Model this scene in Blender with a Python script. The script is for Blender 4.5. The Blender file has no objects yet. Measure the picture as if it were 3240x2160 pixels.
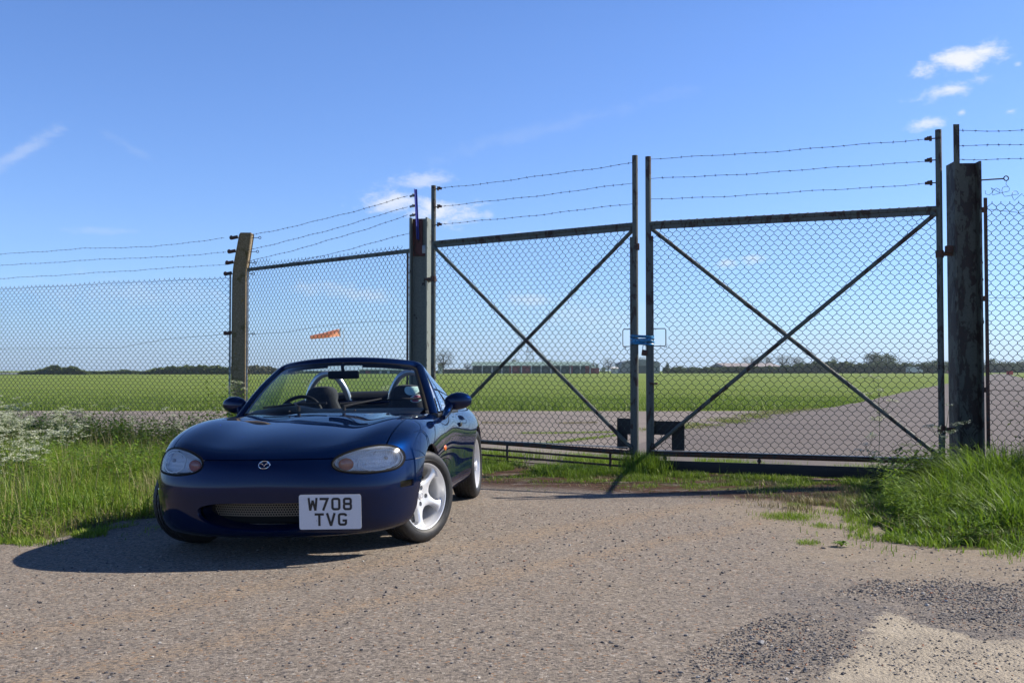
import bpy, bmesh, math, random
import numpy as np
from mathutils import Vector, Matrix
R = math.radians
rng = np.random.default_rng(7)
random.seed(7)

# ---------------------------------------------------------------- scene, camera, light
S = bpy.context.scene
col = S.collection
CAM_H, PITCH, FPX = 1.089, math.atan(90/3266), 3266.0
cd = bpy.data.cameras.new("camera"); cam = bpy.data.objects.new("camera", cd); col.objects.link(cam)
cd.sensor_width = 36; cd.lens = FPX/3240*36; cd.clip_start = .05; cd.clip_end = 6000
cam.location = (0, 0, CAM_H); cam.rotation_euler = (R(90)+PITCH, 0, 0)
S.camera = cam
S.view_settings.view_transform = 'Standard'; S.view_settings.look = 'None'
S.view_settings.gamma = 1; S.view_settings.use_curve_mapping = False
S.view_settings.exposure = 0.64
SUN = Vector((1.25, .32, 1)).normalized()
SUN_EL = math.asin(SUN.z); SUN_AZ = math.atan2(SUN.x, SUN.y)
ld = bpy.data.lights.new("sun", 'SUN'); ld.energy = 5.0; ld.angle = R(.53); ld.color = (1, .92, .80)
so = bpy.data.objects.new("sun", ld); col.objects.link(so)
so.rotation_euler = SUN.to_track_quat('Z', 'Y').to_euler()
W = bpy.data.worlds.new("World"); S.world = W; W.use_nodes = True
# ---------------------------------------------------------------- node helpers
class NT:
    def __init__(s, tree): s.t = tree; s.l = tree.links
    def n(s, typ, **kw):
        nd = s.t.nodes.new(typ)
        for k, v in kw.items(): setattr(nd, k, v)
        return nd
    def link(s, a, b): s.l.new(a, b)
    def val(s, sock, v):
        if hasattr(v, 'is_output') or isinstance(v, bpy.types.NodeSocket): s.l.new(v, sock)
        else: sock.default_value = v
    def math(s, op, a, b=None, c=None, clamp=False):
        nd = s.n('ShaderNodeMath', operation=op); nd.use_clamp = clamp
        s.val(nd.inputs[0], a)
        if b is not None: s.val(nd.inputs[1], b)
        if c is not None: s.val(nd.inputs[2], c)
        return nd.outputs[0]
    def vmath(s, op, a, b=None):
        nd = s.n('ShaderNodeVectorMath', operation=op); s.val(nd.inputs[0], a)
        if b is not None: s.val(nd.inputs[1], b)
        return nd
    def noise(s, vec, scale, detail=4, rough=.55, dist=0.):
        nd = s.n('ShaderNodeTexNoise'); s.val(nd.inputs['Vector'], vec)
        nd.inputs['Scale'].default_value = scale; nd.inputs['Detail'].default_value = detail
        nd.inputs['Roughness'].default_value = rough; nd.inputs['Distortion'].default_value = dist
        return nd.outputs['Fac']
    def ramp(s, fac, stops, interp='LINEAR'):
        nd = s.n('ShaderNodeValToRGB'); nd.color_ramp.interpolation = interp
        e = nd.color_ramp.elements
        while len(e) < len(stops): e.new(.5)
        for i, (p, c) in enumerate(stops):
            e[i].position = p
            e[i].color = (c, c, c, 1) if not isinstance(c, (tuple, list)) else (*c, 1)
        s.val(nd.inputs[0], fac); return nd.outputs[0]
    def sstep(s, x, a, b):
        nd = s.n('ShaderNodeMapRange', interpolation_type='SMOOTHSTEP')
        s.val(nd.inputs[0], x); nd.inputs[1].default_value = a; nd.inputs[2].default_value = b
        return nd.outputs[0]
    def mix(s, f, a, b, mode='MIX'):
        nd = s.n('ShaderNodeMix', data_type='RGBA', blend_type=mode)
        s.val(nd.inputs[0], f)
        for k, v in ((6, a), (7, b)):
            if isinstance(v, (tuple, list)): v = (*v, 1)
            s.val(nd.inputs[k], v)
        return nd.outputs[2]
    def bump(s, h, strength=.3, dist=.01, normal=None):
        nd = s.n('ShaderNodeBump'); s.val(nd.inputs['Height'], h)
        nd.inputs['Strength'].default_value = strength; nd.inputs['Distance'].default_value = dist
        if normal is not None: s.link(normal, nd.inputs['Normal'])
        return nd.outputs[0]
    def sep(s, v):
        nd = s.n('ShaderNodeSeparateXYZ'); s.val(nd.inputs[0], v); return nd.outputs

# ---------------------------------------------------------------- sky with clouds
nt = W.node_tree; t = NT(nt); bg = nt.nodes['Background']
sky = t.n('ShaderNodeTexSky', sky_type='NISHITA'); sky.sun_disc = False; sky.sun_elevation = SUN_EL; sky.sun_rotation = SUN_AZ
sky.altitude = 50; sky.air_density = 1.0; sky.dust_density = .25; sky.ozone_density = 3.0
tc = t.n('ShaderNodeTexCoord'); v = t.vmath('NORMALIZE', tc.outputs['Generated']).outputs[0]
x_, y_, z_ = t.sep(v)
az = t.math('ARCTAN2', x_, y_); el = t.math('ARCSINE', z_)
cmb = t.n('ShaderNodeCombineXYZ'); t.link(az, cmb.inputs[0]); t.link(t.math('MULTIPLY', el, 1.9), cmb.inputs[1])
n1 = t.noise(cmb.outputs[0], 22, 8, .66, .25); n2 = t.noise(cmb.outputs[0], 75, 6, .65)
# (px, py, half width, half height, density, tilt) in photo pixels -> angles on the sky
CL = [(3055, 182, 140, 36, .95, .12), (3010, 278, 108, 26, .8, .10), (2930, 392, 58, 22, .75, .1), (3206, 348, 26, 13, .6, 0), (3052, 351, 14, 10, .5, 0), (3235, 195, 12, 8, .4, 0),
      (1335, 572, 115, 30, .50, .05), (1235, 635, 135, 34, .75, 0), (1400, 665, 130, 46, .85, -.1), (1545, 678, 22, 22, .35, 0), (1640, 735, 22, 10, .3, 0),
      (1130, 930, 170, 34, .34, -.1), (1690, 948, 120, 28, .36, 0), (1850, 1000, 260, 60, .16, 0), (2300, 833, 40, 17, .6, 0), (2385, 818, 50, 20, .62, 0), (430, 930, 380, 60, .17, 0), (340, 730, 150, 12, .12, .03), (60, 480, 240, 30, .22, .75), (1750, 400, 500, 30, .07, .25), (400, 460, 90, 18, .08, -.5)]
mask = None
for (px, py, a, b, dn_, tl) in CL:
    A_ = math.atan((px-1620)/FPX); E_ = math.atan((1170-py)/FPX/math.sqrt(1+((px-1620)/FPX)**2)); a /= FPX; b /= FPX
    dx = t.math('SUBTRACT', az, A_); dy = t.math('SUBTRACT', el, E_)
    u = t.math('ADD', dx, t.math('MULTIPLY', dy, 1.0*tl)); w_ = t.math('SUBTRACT', dy, t.math('MULTIPLY', dx, tl))
    r2 = t.math('SQRT', t.math('ADD', t.math('POWER', t.math('ABSOLUTE', t.math('DIVIDE', u, a)), 2.), t.math('POWER', t.math('ABSOLUTE', t.math('DIVIDE', w_, b)), 2.)))
    e = t.math('ADD', t.math('SUBTRACT', 1.0, r2), t.math('MULTIPLY', t.math('SUBTRACT', n1, .5), 3.4))
    e = t.math('ADD', e, t.math('MULTIPLY', t.math('SUBTRACT', n2, .5), 1.1))
    e = t.math('MULTIPLY', t.math('MULTIPLY', t.sstep(e, -.15, 1.1), t.sstep(r2, 2.1, 1.0)), dn_)
    mask = e if mask is None else t.math('MAXIMUM', mask, e)
hsv = t.n('ShaderNodeHueSaturation'); t.link(sky.outputs[0], hsv.inputs['Color']); hsv.inputs['Saturation'].default_value = 1.0; hsv.inputs['Hue'].default_value = .5
tint = t.mix(1.0, hsv.outputs[0], t.ramp(t.math('DIVIDE', el, 1.5708, clamp=True), [(0., (.46, .67, 1.20)), (.027, (.51, .70, 1.12)), (.08, (.58, .72, 1.04)), (.20, (.56, .71, 1.02)), (.27, (.50, .66, .96)), (.42, (.22, .31, .48)), (1., (.13, .20, .34))]), 'MULTIPLY')  # upper sky darkened above the view to lower the fill light
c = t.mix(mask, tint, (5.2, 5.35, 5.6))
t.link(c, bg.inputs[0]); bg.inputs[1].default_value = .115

def newmat(name):
    m = bpy.data.materials.new(name); m.use_nodes = True
    t = NT(m.node_tree); p = m.node_tree.nodes['Principled BSDF']
    tc = t.n('ShaderNodeTexCoord')
    return m, t, p, tc.outputs['Object']

def simple(name, colr, rough=.6, metal=0., nscale=0, namp=.15, bump=0., bscale=60, coat=0., spec=.5):
    m, t, p, co = newmat(name)
    p.inputs['Roughness'].default_value = rough; p.inputs['Metallic'].default_value = metal
    p.inputs['Coat Weight'].default_value = coat; p.inputs['Specular IOR Level'].default_value = spec
    p.inputs['Base Color'].default_value = (*colr, 1)
    if nscale:
        f = t.noise(co, nscale, 5)
        a = tuple(c*(1-namp*2) for c in colr); b = tuple(min(1, c*(1+namp*2)) for c in colr)
        t.link(t.ramp(f, [(.3, a), (.7, b)]), p.inputs['Base Color'])
        t.link(t.math('MULTIPLY_ADD', f, .3, rough-.15, clamp=True), p.inputs['Roughness'])
    if bump:
        t.link(t.bump(t.noise(co, bscale, 4), bump, .004), p.inputs['Normal'])
    return m

# ---------------------------------------------------------------- object helpers
def tag(o, label=None, cat=None, group=None, kind=None):
    for k, v in (('label', label), ('category', cat), ('group', group), ('kind', kind)):
        if v: o[k] = v
    return o

def empty(name, loc=(0, 0, 0), rot=(0, 0, 0)):
    o = bpy.data.objects.new(name, None); col.objects.link(o)
    o.location = loc; o.rotation_euler = rot; o.empty_display_size = .2
    return o

def mobj(name, V, F, mat, parent=None, smooth=True, normals=None, midx=None):
    me = bpy.data.meshes.new(name)
    if isinstance(F, np.ndarray) and F.ndim == 2:
        V = np.asarray(V, np.float32); n, k = F.shape
        me.vertices.add(len(V)); me.vertices.foreach_set('co', V.ravel())
        me.loops.add(n*k); me.loops.foreach_set('vertex_index', F.astype(np.int32).ravel())
        me.polygons.add(n); me.polygons.foreach_set('loop_start', np.arange(0, n*k, k, dtype=np.int32))
        me.polygons.foreach_set('loop_total', np.full(n, k, np.int32))
        me.update(calc_edges=True)
    else:
        me.from_pydata([tuple(map(float, v)) for v in V], [], [tuple(int(i) for i in f) for f in F])
    me.polygons.foreach_set('use_smooth', np.full(len(me.polygons), smooth))
    for m in (mat if isinstance(mat, (list, tuple)) else [mat]): me.materials.append(m)
    if midx is not None: me.polygons.foreach_set('material_index', np.asarray(midx, np.int32))
    me.validate(); me.update()
    if normals is not None and len(normals) == len(me.vertices):
        me.normals_split_custom_set_from_vertices([tuple(map(float, n)) for n in normals])
    o = bpy.data.objects.new(name, me); col.objects.link(o)
    if parent: o.parent = parent
    return o

class MB:
    """collects shapes into one mesh"""
    def __init__(s): s.V = []; s.F = []; s.M = []
    def add(s, V, F, m=0):
        k = len(s.V); s.V += [tuple(v) for v in V]; s.F += [tuple(i+k for i in f) for f in F]; s.M += [m]*len(F)
        return s
    def box(s, c, size, rot=None, m=0, bev=0.):
        x, y, z = [d/2 for d in size]
        if bev > 0:
            b = bev; pts = []; bm = bmesh.new(); bmesh.ops.create_cube(bm, size=1)
            for v in bm.verts: v.co = Vector((v.co.x*size[0], v.co.y*size[1], v.co.z*size[2]))
            bmesh.ops.bevel(bm, geom=bm.edges[:], offset=b, segments=2, affect='EDGES', profile=.5)
            V = [v.co.copy() for v in bm.verts]; bm.verts.index_update()
            F = [[v.index for v in f.verts] for f in bm.faces]; bm.free()
        else:
            V = [Vector(p) for p in ((-x,-y,-z),(x,-y,-z),(x,y,-z),(-x,y,-z),(-x,-y,z),(x,-y,z),(x,y,z),(-x,y,z))]
            F = [(0,3,2,1),(4,5,6,7),(0,1,5,4),(1,2,6,5),(2,3,7,6),(3,0,4,7)]
        if rot is not None: V = [rot @ v for v in V]
        c = Vector(c); return s.add([v+c for v in V], F, m)
    def tube(s, pts, r, n=8, caps=True, m=0, closed=False, flat=None, up=None):
        """sweep; r number or list; flat=(w,h) elliptical/rect section"""
        P = [Vector(p) for p in pts]; N = len(P); rs = r if isinstance(r, (list, tuple, np.ndarray)) else [r]*N
        V = []; prev = None
        for i, p in enumerate(P):
            if closed: t = P[(i+1) % N]-P[i-1]
            else: t = P[min(i+1, N-1)]-P[max(i-1, 0)]
            if t.length < 1e-9: t = Vector((0, 0, 1))
            t.normalize()
            if up is not None: a = Vector(up[i] if isinstance(up, list) else up)
            elif prev is None: a = Vector((0, 0, 1)) if abs(t.z) < .9 else Vector((1, 0, 0))
            else: a = prev
            u = a - t*a.dot(t)
            if u.length < 1e-6: u = t.orthogonal()
            u.normalize(); w = t.cross(u); prev = u
            for k in range(n):
                an = 2*math.pi*(k+.5)/n
                cu, cw = math.cos(an), math.sin(an)
                if flat: V.append(p + u*cu*flat[0]*rs[i] + w*cw*flat[1]*rs[i])
                else: V.append(p + u*cu*rs[i] + w*cw*rs[i])
        F = []
        for i in range(N if closed else N-1):
            a, b = i*n, ((i+1) % N)*n
            for k in range(n): F.append((a+k, a+(k+1) % n, b+(k+1) % n, b+k))
        if caps and not closed:
            F.append(tuple(range(n))[::-1]); F.append(tuple((N-1)*n+k for k in range(n)))
        return s.add(V, F, m)
    def lathe(s, prof, n=48, axis='y', c=(0, 0, 0), m=0, closed=False):
        c = Vector(c); V = []; K = len(prof)
        for k in range(n):
            a = 2*math.pi*k/n; ca, sa = math.cos(a), math.sin(a)
            for (r, h) in prof:
                if axis == 'y': V.append(c+Vector((r*ca, h, r*sa)))
                elif axis == 'z': V.append(c+Vector((r*ca, r*sa, h)))
                else: V.append(c+Vector((h, r*ca, r*sa)))
        F = []
        for k in range(n):
            a, b = k*K, ((k+1) % n)*K
            for i in range(K if closed else K-1):
                j = (i+1) % K
                f = (a+i, a+j, b+j, b+i)
                F.append(f if axis != 'y' else f[::-1])
        return s.add(V, F, m)
    def ball(s, c, r, seg=16, rings=10, m=0, rot=None):
        r = r if isinstance(r, (tuple, list)) else (r, r, r); V = []; F = []
        for i in range(rings+1):
            th = math.pi*i/rings
            for k in range(seg):
                a = 2*math.pi*k/seg
                v = Vector((r[0]*math.sin(th)*math.cos(a), r[1]*math.sin(th)*math.sin(a), r[2]*math.cos(th)))
                if rot is not None: v = rot @ v
                V.append(v+Vector(c))
        for i in range(rings):
            for k in range(seg):
                F.append((i*seg+k, (i+1)*seg+k, (i+1)*seg+(k+1) % seg, i*seg+(k+1) % seg))
        return s.add(V, F, m)
    def prism(s, poly, h0, h1, fn, m=0):
        """poly 2D list, fn(a,b,h)->3D"""
        n = len(poly); V = [fn(a, b, h0) for a, b in poly]+[fn(a, b, h1) for a, b in poly]
        F = [tuple(range(n))[::-1], tuple(range(n, 2*n))]+[(i, (i+1) % n, n+(i+1) % n, n+i) for i in range(n)]
        return s.add(V, F, m)
    def build(s, name, mat, parent=None, smooth=True, angle=35):
        if not s.V: s.V = [(0, 0, 0)]
        o = mobj(name, s.V, s.F, mat, parent, smooth=smooth, midx=s.M)
        if smooth and angle:
            me = o.data; bm = bmesh.new(); bm.from_mesh(me)
            bmesh.ops.recalc_face_normals(bm, faces=bm.faces[:])
            for e in bm.edges:
                e.smooth = not (len(e.link_faces) == 2 and e.calc_face_angle(0) > R(angle))
            bm.to_mesh(me); bm.free()
        return o

def curve_pts(ctrl, n=12):
    """Catmull-Rom through points"""
    P = [Vector(p) for p in ctrl]; P = [P[0]*2-P[1]]+P+[P[-1]*2-P[-2]]; out = []
    for i in range(1, len(P)-2):
        for k in range(n):
            t = k/n; a, b, c, d = P[i-1], P[i], P[i+1], P[i+2]
            out.append(.5*((2*b)+(c-a)*t+(2*a-5*b+4*c-d)*t*t+(3*b-a-3*c+d)*t**3))
    out.append(P[-2]); return out

def copy_tree(o, parent=None):
    c = o.copy(); col.objects.link(c)
    if parent: c.parent = parent
    for ch in list(o.children): copy_tree(ch, c)
    return c

# polygon mesh clipper ------------------------------------------------
class PM:
    def __init__(s, V, N, F): s.V = np.asarray(V, float); s.N = np.asarray(N, float); s.F = F
    def clip(s, fn):
        """keep fn(V)>=0; cuts faces exactly at the zero line"""
        f = fn(s.V); f = np.where(np.abs(f) < 1e-7, 1e-7, f)
        V = list(s.V); N = list(s.N); new = {}; out = []
        pos = f > 0
        def cut(a, b):
            k = (a, b) if a < b else (b, a)
            if k not in new:
                t = f[k[0]]/(f[k[0]]-f[k[1]])
                p = s.V[k[0]]*(1-t)+s.V[k[1]]*t; q = s.N[k[0]]*(1-t)+s.N[k[1]]*t
                new[k] = len(V); V.append(p); N.append(q/max(1e-9, np.linalg.norm(q)))
            return new[k]
        for fc in s.F:
            m = [pos[i] for i in fc]
            if all(m): out.append(fc); continue
            if not any(m): continue
            r = []
            for i in range(len(fc)):
                a, b = fc[i], fc[(i+1) % len(fc)]
                if pos[a]: r.append(a)
                if pos[a] != pos[b]: r.append(cut(a, b))
            if len(r) >= 3: out.append(tuple(r))
        used = sorted({i for fc in out for i in fc}); mp = {a: k for k, a in enumerate(used)}
        if not used: return PM(np.zeros((0, 3)), np.zeros((0, 3)), [])
        return PM(np.array(V)[used], np.array(N)[used], [tuple(mp[i] for i in fc) for fc in out])
    def boundary(s):
        cnt = {}
        for fc in s.F:
            for i in range(len(fc)):
                a, b = fc[i], fc[(i+1) % len(fc)]; cnt[(a, b)] = 1
        return [(a, b) for (a, b) in cnt if (b, a) not in cnt]
    def flange(s, depth=.012, skip=None, direc=None):
        """fold the open edges inwards; returns PM incl. separate flange faces"""
        B = s.boundary()
        if skip is not None: B = [(a, b) for a, b in B if not (skip(s.V[a]) and skip(s.V[b]))]
        V = list(s.V); N = list(s.N); F = list(s.F); top = {}; bot = {}
        fn = {}
        for a, b in B:
            e = s.V[b]-s.V[a]; o = np.cross(e, s.N[a]); l = np.linalg.norm(o); o = o/l if l > 1e-12 else o
            for i in (a, b): fn[i] = fn.get(i, 0)+o
        def g(i):
            if i not in top:
                o = fn[i]; l = np.linalg.norm(o); o = o/l if l > 1e-9 else o
                d = -s.N[i] if direc is None else direc(s.V[i], s.N[i])
                top[i] = len(V); V.append(s.V[i]); N.append((o+s.N[i]*.5)/np.linalg.norm(o+s.N[i]*.5+1e-9))
                bot[i] = len(V); V.append(s.V[i]+d*depth); N.append(o)
            return top[i], bot[i]
        for a, b in B:
            ta, ba = g(a); tb, bb = g(b)
            F.append((tb, ta, ba, bb))
        return PM(np.array(V), np.array(N), F)
    def mirror(s):
        V = s.V.copy(); N = s.N.copy(); V[:, 1] *= -1; N[:, 1] *= -1
        return PM(V, N, [fc[::-1] for fc in s.F])
    def join(s, o):
        k = len(s.V)
        return PM(np.vstack([s.V, o.V]), np.vstack([s.N, o.N]), s.F+[tuple(i+k for i in fc) for fc in o.F])
    def shift(s, d): return PM(s.V+s.N*d, s.N, s.F)
    def obj(s, name, mat, parent=None): return mobj(name, s.V, s.F, mat, parent, True, s.N)

def poly_sd(poly):
    """signed distance to closed polygon, positive inside"""
    P = np.asarray(poly, float); Q = np.roll(P, -1, 0)
    def fn(X):
        d = np.full(len(X), 1e9); ins = np.zeros(len(X), bool)
        for a, b in zip(P, Q):
            e = b-a; w = X-a; t = np.clip((w@e)/(e@e), 0, 1)
            d = np.minimum(d, np.linalg.norm(w-t[:, None]*e, axis=1))
            c = (a[1] > X[:, 1]) != (b[1] > X[:, 1])
            with np.errstate(divide='ignore', invalid='ignore'):
                xx = (b[0]-a[0])*(X[:, 1]-a[1])/(b[1]-a[1])+a[0]
            ins ^= c & (X[:, 0] < xx)
        return np.where(ins, d, -d)
    return fn
# ---------------------------------------------------------------- car body surface
PLAN = [(.80,0),(.795,.18),(.772,.36),(.715,.53),(.615,.69),(.465,.785),(.31,.828),(.15,.842),(0,.842),(-.2,.842),(-.42,.834),
        (-.72,.815),(-1.05,.802),(-1.38,.803),(-1.7,.817),(-2.0,.834),(-2.265,.842),(-2.5,.828),(-2.75,.765),(-2.95,.63),(-3.08,.41),(-3.13,.2),(-3.14,0)]
ROWK = {0: [(.14,.125),(.055,.14),(.025,.20),(.02,.29),(.005,.38),(0,.44),(.012,.505),(.03,.56),(.065,.612)],
        4: [(.13,.14),(.06,.155),(.03,.21),(.012,.30),(0,.38),(0,.44),(.018,.51),(.045,.58),(.10,.66)],
        6: [(.10,.15),(.045,.18),(.02,.24),(.01,.32),(0,.40),(0,.47),(.010,.55),(.035,.635),(.085,.715)],
        8: [(.08,.16),(.035,.19),(.02,.27),(.01,.35),(.003,.43),(0,.51),(.006,.60),(.028,.69),(.08,.765)],
        11:[(.07,.17),(.03,.20),(.018,.28),(.02,.36),(.015,.44),(.008,.53),(.006,.61),(.025,.69),(.075,.768)],
        12:[(.06,.17),(.022,.20),(.01,.28),(.018,.36),(.016,.44),(.008,.52),(0,.61),(.012,.70),(.055,.79)],
        14:[(.07,.18),(.03,.21),(.015,.29),(.012,.37),(.008,.45),(0,.53),(.006,.62),(.03,.71),(.085,.79)],
        16:[(.07,.18),(.03,.22),(.015,.30),(.01,.37),(.005,.45),(0,.53),(.012,.61),(.04,.69),(.11,.765)],
        19:[(.12,.20),(.05,.23),(.01,.30),(0,.37),(0,.45),(.01,.53),(.03,.61),(.065,.69),(.13,.76)],
        22:[(.12,.22),(.04,.25),(0,.32),(0,.40),(.01,.48),(.03,.56),(.045,.64),(.07,.71),(.13,.77)]}
def body_surface(levels=4):
    P = np.array(PLAN, float); n = len(P)
    T = np.zeros_like(P)
    for i in range(n):
        a = P[i-1] if i else P[1]*[1, -1]; b = P[i+1] if i < n-1 else P[-2]*[1, -1]
        T[i] = b-a
    T /= np.linalg.norm(T, axis=1)[:, None]; NO = np.stack([-T[:, 1], T[:, 0]], 1); NO *= -1*np.sign((NO*[-1, 0]+NO*[0, -1]).sum(1))[:, None]*1
    C = np.array([-1.1, 0.])
    for i in range(n):
        if NO[i] @ (P[i]-C) < 0: NO[i] *= -1
    ks = sorted(ROWK); V = {}; verts = []
    def vid(key, p):
        if key not in V: V[key] = len(verts); verts.append(tuple(p))
        return V[key]
    SK = np.zeros((n, 9, 3))
    for c in range(n):
        for k in range(9):
            ins = np.interp(c, ks, [ROWK[q][k][0] for q in ks]); z = np.interp(c, ks, [ROWK[q][k][1] for q in ks])
            p = P[c]-NO[c]*ins; SK[c, k] = (p[0], p[1], z)
    F = []
    def sk(c, k, sg):
        sg = 0 if c in (0, n-1) else sg
        p = SK[c, k]; return vid(('s', c, k, sg), (p[0], p[1]*(sg or 1), p[2]))
    HX = [.735, .62, .45, .26, .05, -.14, -.31, -.47]
    HZ = [(.612,.613,.620,.640,0),(.660,.659,.662,.698,0),(.705,.702,.702,.745,0),(.742,.738,.735,.782,0),(.772,.767,.760,.806,0),
          (.796,.790,.778,.812,0),(.813,.807,.792,.808,0),(.823,.818,.803,.80,0)]
    FR = [0, .26, .52, .78, 1]
    def hood(i, j, sg):
        if i == 0: return sk(j, 8, sg)
        if j == 4: return sk(4+i, 8, sg)
        s_ = SK[4+i, 8]; ex = FR[j]**2.2
        x = HX[i]*(1-ex)+s_[0]*ex; y = s_[1]*FR[j]; z = HZ[i][j]
        sg = 0 if j == 0 else sg
        return vid(('h', i, j, sg), (x, y*(sg or 1), z))
    DX = [-3.01, -2.78, -2.42, -2.06, -1.72]
    DZ = [(.77,)*5, (.815,.815,.812,.80,0), (.842,.842,.838,.815,0), (.855,.855,.85,.83,0), (.858,.858,.855,.835,0)]
    def deck(i, j, sg):
        if i == 0: return sk(n-1-j, 8, sg)
        if j == 4: return sk(n-1-4-i, 8, sg)
        s_ = SK[n-5-i, 8]; ex = FR[j]**2.2
        x = DX[i]*(1-ex)+s_[0]*ex; y = s_[1]*FR[j]; z = DZ[i][j]; sg = 0 if j == 0 else sg
        return vid(('d', i, j, sg), (x, y*(sg or 1), z))
    def quad(fn, a, b, sg):
        f = [fn(*a, sg), fn(b[0], a[1], sg), fn(*b, sg), fn(a[0], b[1], sg)]
        return f
    for sg in (1, -1):
        for c in range(n-1):
            for k in range(8):
                f = quad(sk, (c, k), (c+1, k+1), sg); F.append(f if sg > 0 else f[::-1])
        for fn, ni in ((hood, 7), (deck, 4)):
            for i in range(ni):
                for j in range(4):
                    f = quad(fn, (i, j), (i+1, j+1), sg)
                    if (fn is hood): f = f[::-1]
                    F.append(f if sg > 0 else f[::-1])
    me = bpy.data.meshes.new('cage'); me.from_pydata(verts, [], F)
    bm = bmesh.new(); bm.from_mesh(me); bmesh.ops.recalc_face_normals(bm, faces=bm.faces[:]); bm.faces.ensure_lookup_table()
    up = [f for f in bm.faces if f.calc_center_median().z > .75 and abs(f.normal.z) > .7]
    if sum(f.normal.z for f in up) < 0: bmesh.ops.reverse_faces(bm, faces=bm.faces[:])
    bm.to_mesh(me); bm.free()
    o = bpy.data.objects.new('cage', me); col.objects.link(o)
    md = o.modifiers.new('s', 'SUBSURF'); md.levels = levels; md.render_levels = levels
    dg = bpy.context.evaluated_depsgraph_get(); e = o.evaluated_get(dg); m2 = e.to_mesh()
    V = np.zeros(len(m2.vertices)*3); m2.vertices.foreach_get('co', V); V = V.reshape(-1, 3)
    N = np.array([v.normal[:] for v in m2.vertices])
    FF = [tuple(p.vertices) for p in m2.polygons]
    e.to_mesh_clear(); bpy.data.objects.remove(o); bpy.data.meshes.remove(me)
    return PM(V, N, FF)
# ---------------------------------------------------------------- car materials
def car_paint():
    m, t, p, co = newmat('navy_metallic_paint')
    p.inputs['Base Color'].default_value = (.004, .016, .065, 1)
    p.inputs['Metallic'].default_value = .5; p.inputs['Roughness'].default_value = .38; p.inputs['Specular IOR Level'].default_value = 0.; p.inputs['Specular Tint'].default_value = (.03, .07, .22, 1)
    p.inputs['Coat Weight'].default_value = 1; p.inputs['Coat Roughness'].default_value = .02; p.inputs['Coat IOR'].default_value = 1.38
    fl = t.noise(co, 900, 2)
    t.link(t.ramp(fl, [(.35, (.0012, .0066, .031)), (.65, (.0026, .0130, .060))]), p.inputs['Base Color'])
    t.link(t.bump(t.noise(co, 1.6, 2), .05, .02), p.inputs['Coat Normal'])
    dirt = t.sstep(t.math('ADD', t.sep(co)[2], t.math('MULTIPLY', t.noise(co, 9, 5), .12)), .30, .16)
    t.link(t.math('MULTIPLY_ADD', dirt, .28, .02), p.inputs['Coat Roughness'])
    return m
M = {}
M['paint'] = car_paint()
M['black'] = simple('black_plastic', (.007, .007, .008), .5, nscale=30, bump=.1, bscale=400)
M['gloss_black'] = simple('gloss_black', (.01, .01, .012), .12)
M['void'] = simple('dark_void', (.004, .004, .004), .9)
M['rubber'] = simple('tyre_rubber', (.013, .013, .014), .55, nscale=40, namp=.25, bump=.15, bscale=250)
M['seal'] = simple('rubber_seal', (.003, .003, .003), .6, spec=.12)
M['alloy'] = simple('silver_alloy', (.74, .75, .77), .34, metal=.35, coat=.4)
M['chrome'] = simple('chrome', (.85, .86, .88), .08, metal=1)
M['steel'] = simple('brushed_steel', (.45, .45, .46), .3, metal=1)
M['hoop'] = simple('satin_steel_hoop', (.55, .56, .57), .24, metal=.7)
M['lamp_white'] = simple('lamp_bright_rim', (.85, .88, .90), .25)
M['brake'] = simple('brake_disc_steel', (.12, .11, .10), .5, metal=.7, nscale=30)
M['reflector'] = simple('lamp_reflector', (.93, .96, 1.0), .22, metal=.12)
def flute(m):
    t = NT(m.node_tree); p = m.node_tree.nodes['Principled BSDF']; tc = t.n('ShaderNodeTexCoord'); y = t.sep(tc.outputs['Object'])[1]; z = t.sep(tc.outputs['Object'])[2]
    w = t.math('ADD', t.math('SINE', t.math('MULTIPLY', y, 620.)), t.math('MULTIPLY', t.noise(tc.outputs['Object'], 70, 4), 2.4)); w = t.math('ADD', w, t.math('MULTIPLY', t.math('SINE', t.math('MULTIPLY', z, 260.)), .6))
    t.link(t.bump(w, .75, .003), p.inputs['Normal'])
flute(M['reflector'])
M['bowl'] = simple('lamp_bowl_mirror', (.70, .75, .82), .12, metal=.8)
M['cloth'] = simple('seat_cloth', (.032, .034, .042), .9, nscale=60, bump=.4, bscale=500)
M['plate'] = simple('plate_white', (.62, .63, .66), .4, nscale=300, namp=.05)
M['ink'] = simple('plate_black_ink', (.012, .012, .014), .4)
M['mesh_steel'] = simple('grille_mesh_alu', (.20, .172, .13), .5, metal=.2)
def glassm(name, tint, rough=0., ior=1.45, trans=1.):
    """thin pane: mirror-like Fresnel reflection over straight-through tinted transmission"""
    m = bpy.data.materials.new(name); m.use_nodes = True; nt = m.node_tree; nt.nodes.clear(); t = NT(nt)
    o = t.n('ShaderNodeOutputMaterial'); mx = t.n('ShaderNodeMixShader'); fr = t.n('ShaderNodeFresnel'); fr.inputs[0].default_value = ior
    tr = t.n('ShaderNodeBsdfTransparent'); tr.inputs[0].default_value = (*tint, 1)
    gl = t.n('ShaderNodeBsdfGlossy'); gl.inputs['Roughness'].default_value = rough
    t.link(fr.outputs[0], mx.inputs[0]); t.link(tr.outputs[0], mx.inputs[1]); t.link(gl.outputs[0], mx.inputs[2]); t.link(mx.outputs[0], o.inputs[0])
    return m
M['glass'] = glassm('tinted_windscreen_glass', (.80, .88, .86), ior=1.35)
M['side_glass'] = glassm('side_window_glass', (.74, .82, .80), ior=1.6)
M['lens'] = glassm('clear_lamp_lens', (.94, .95, .96), .10, ior=1.4)
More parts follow.
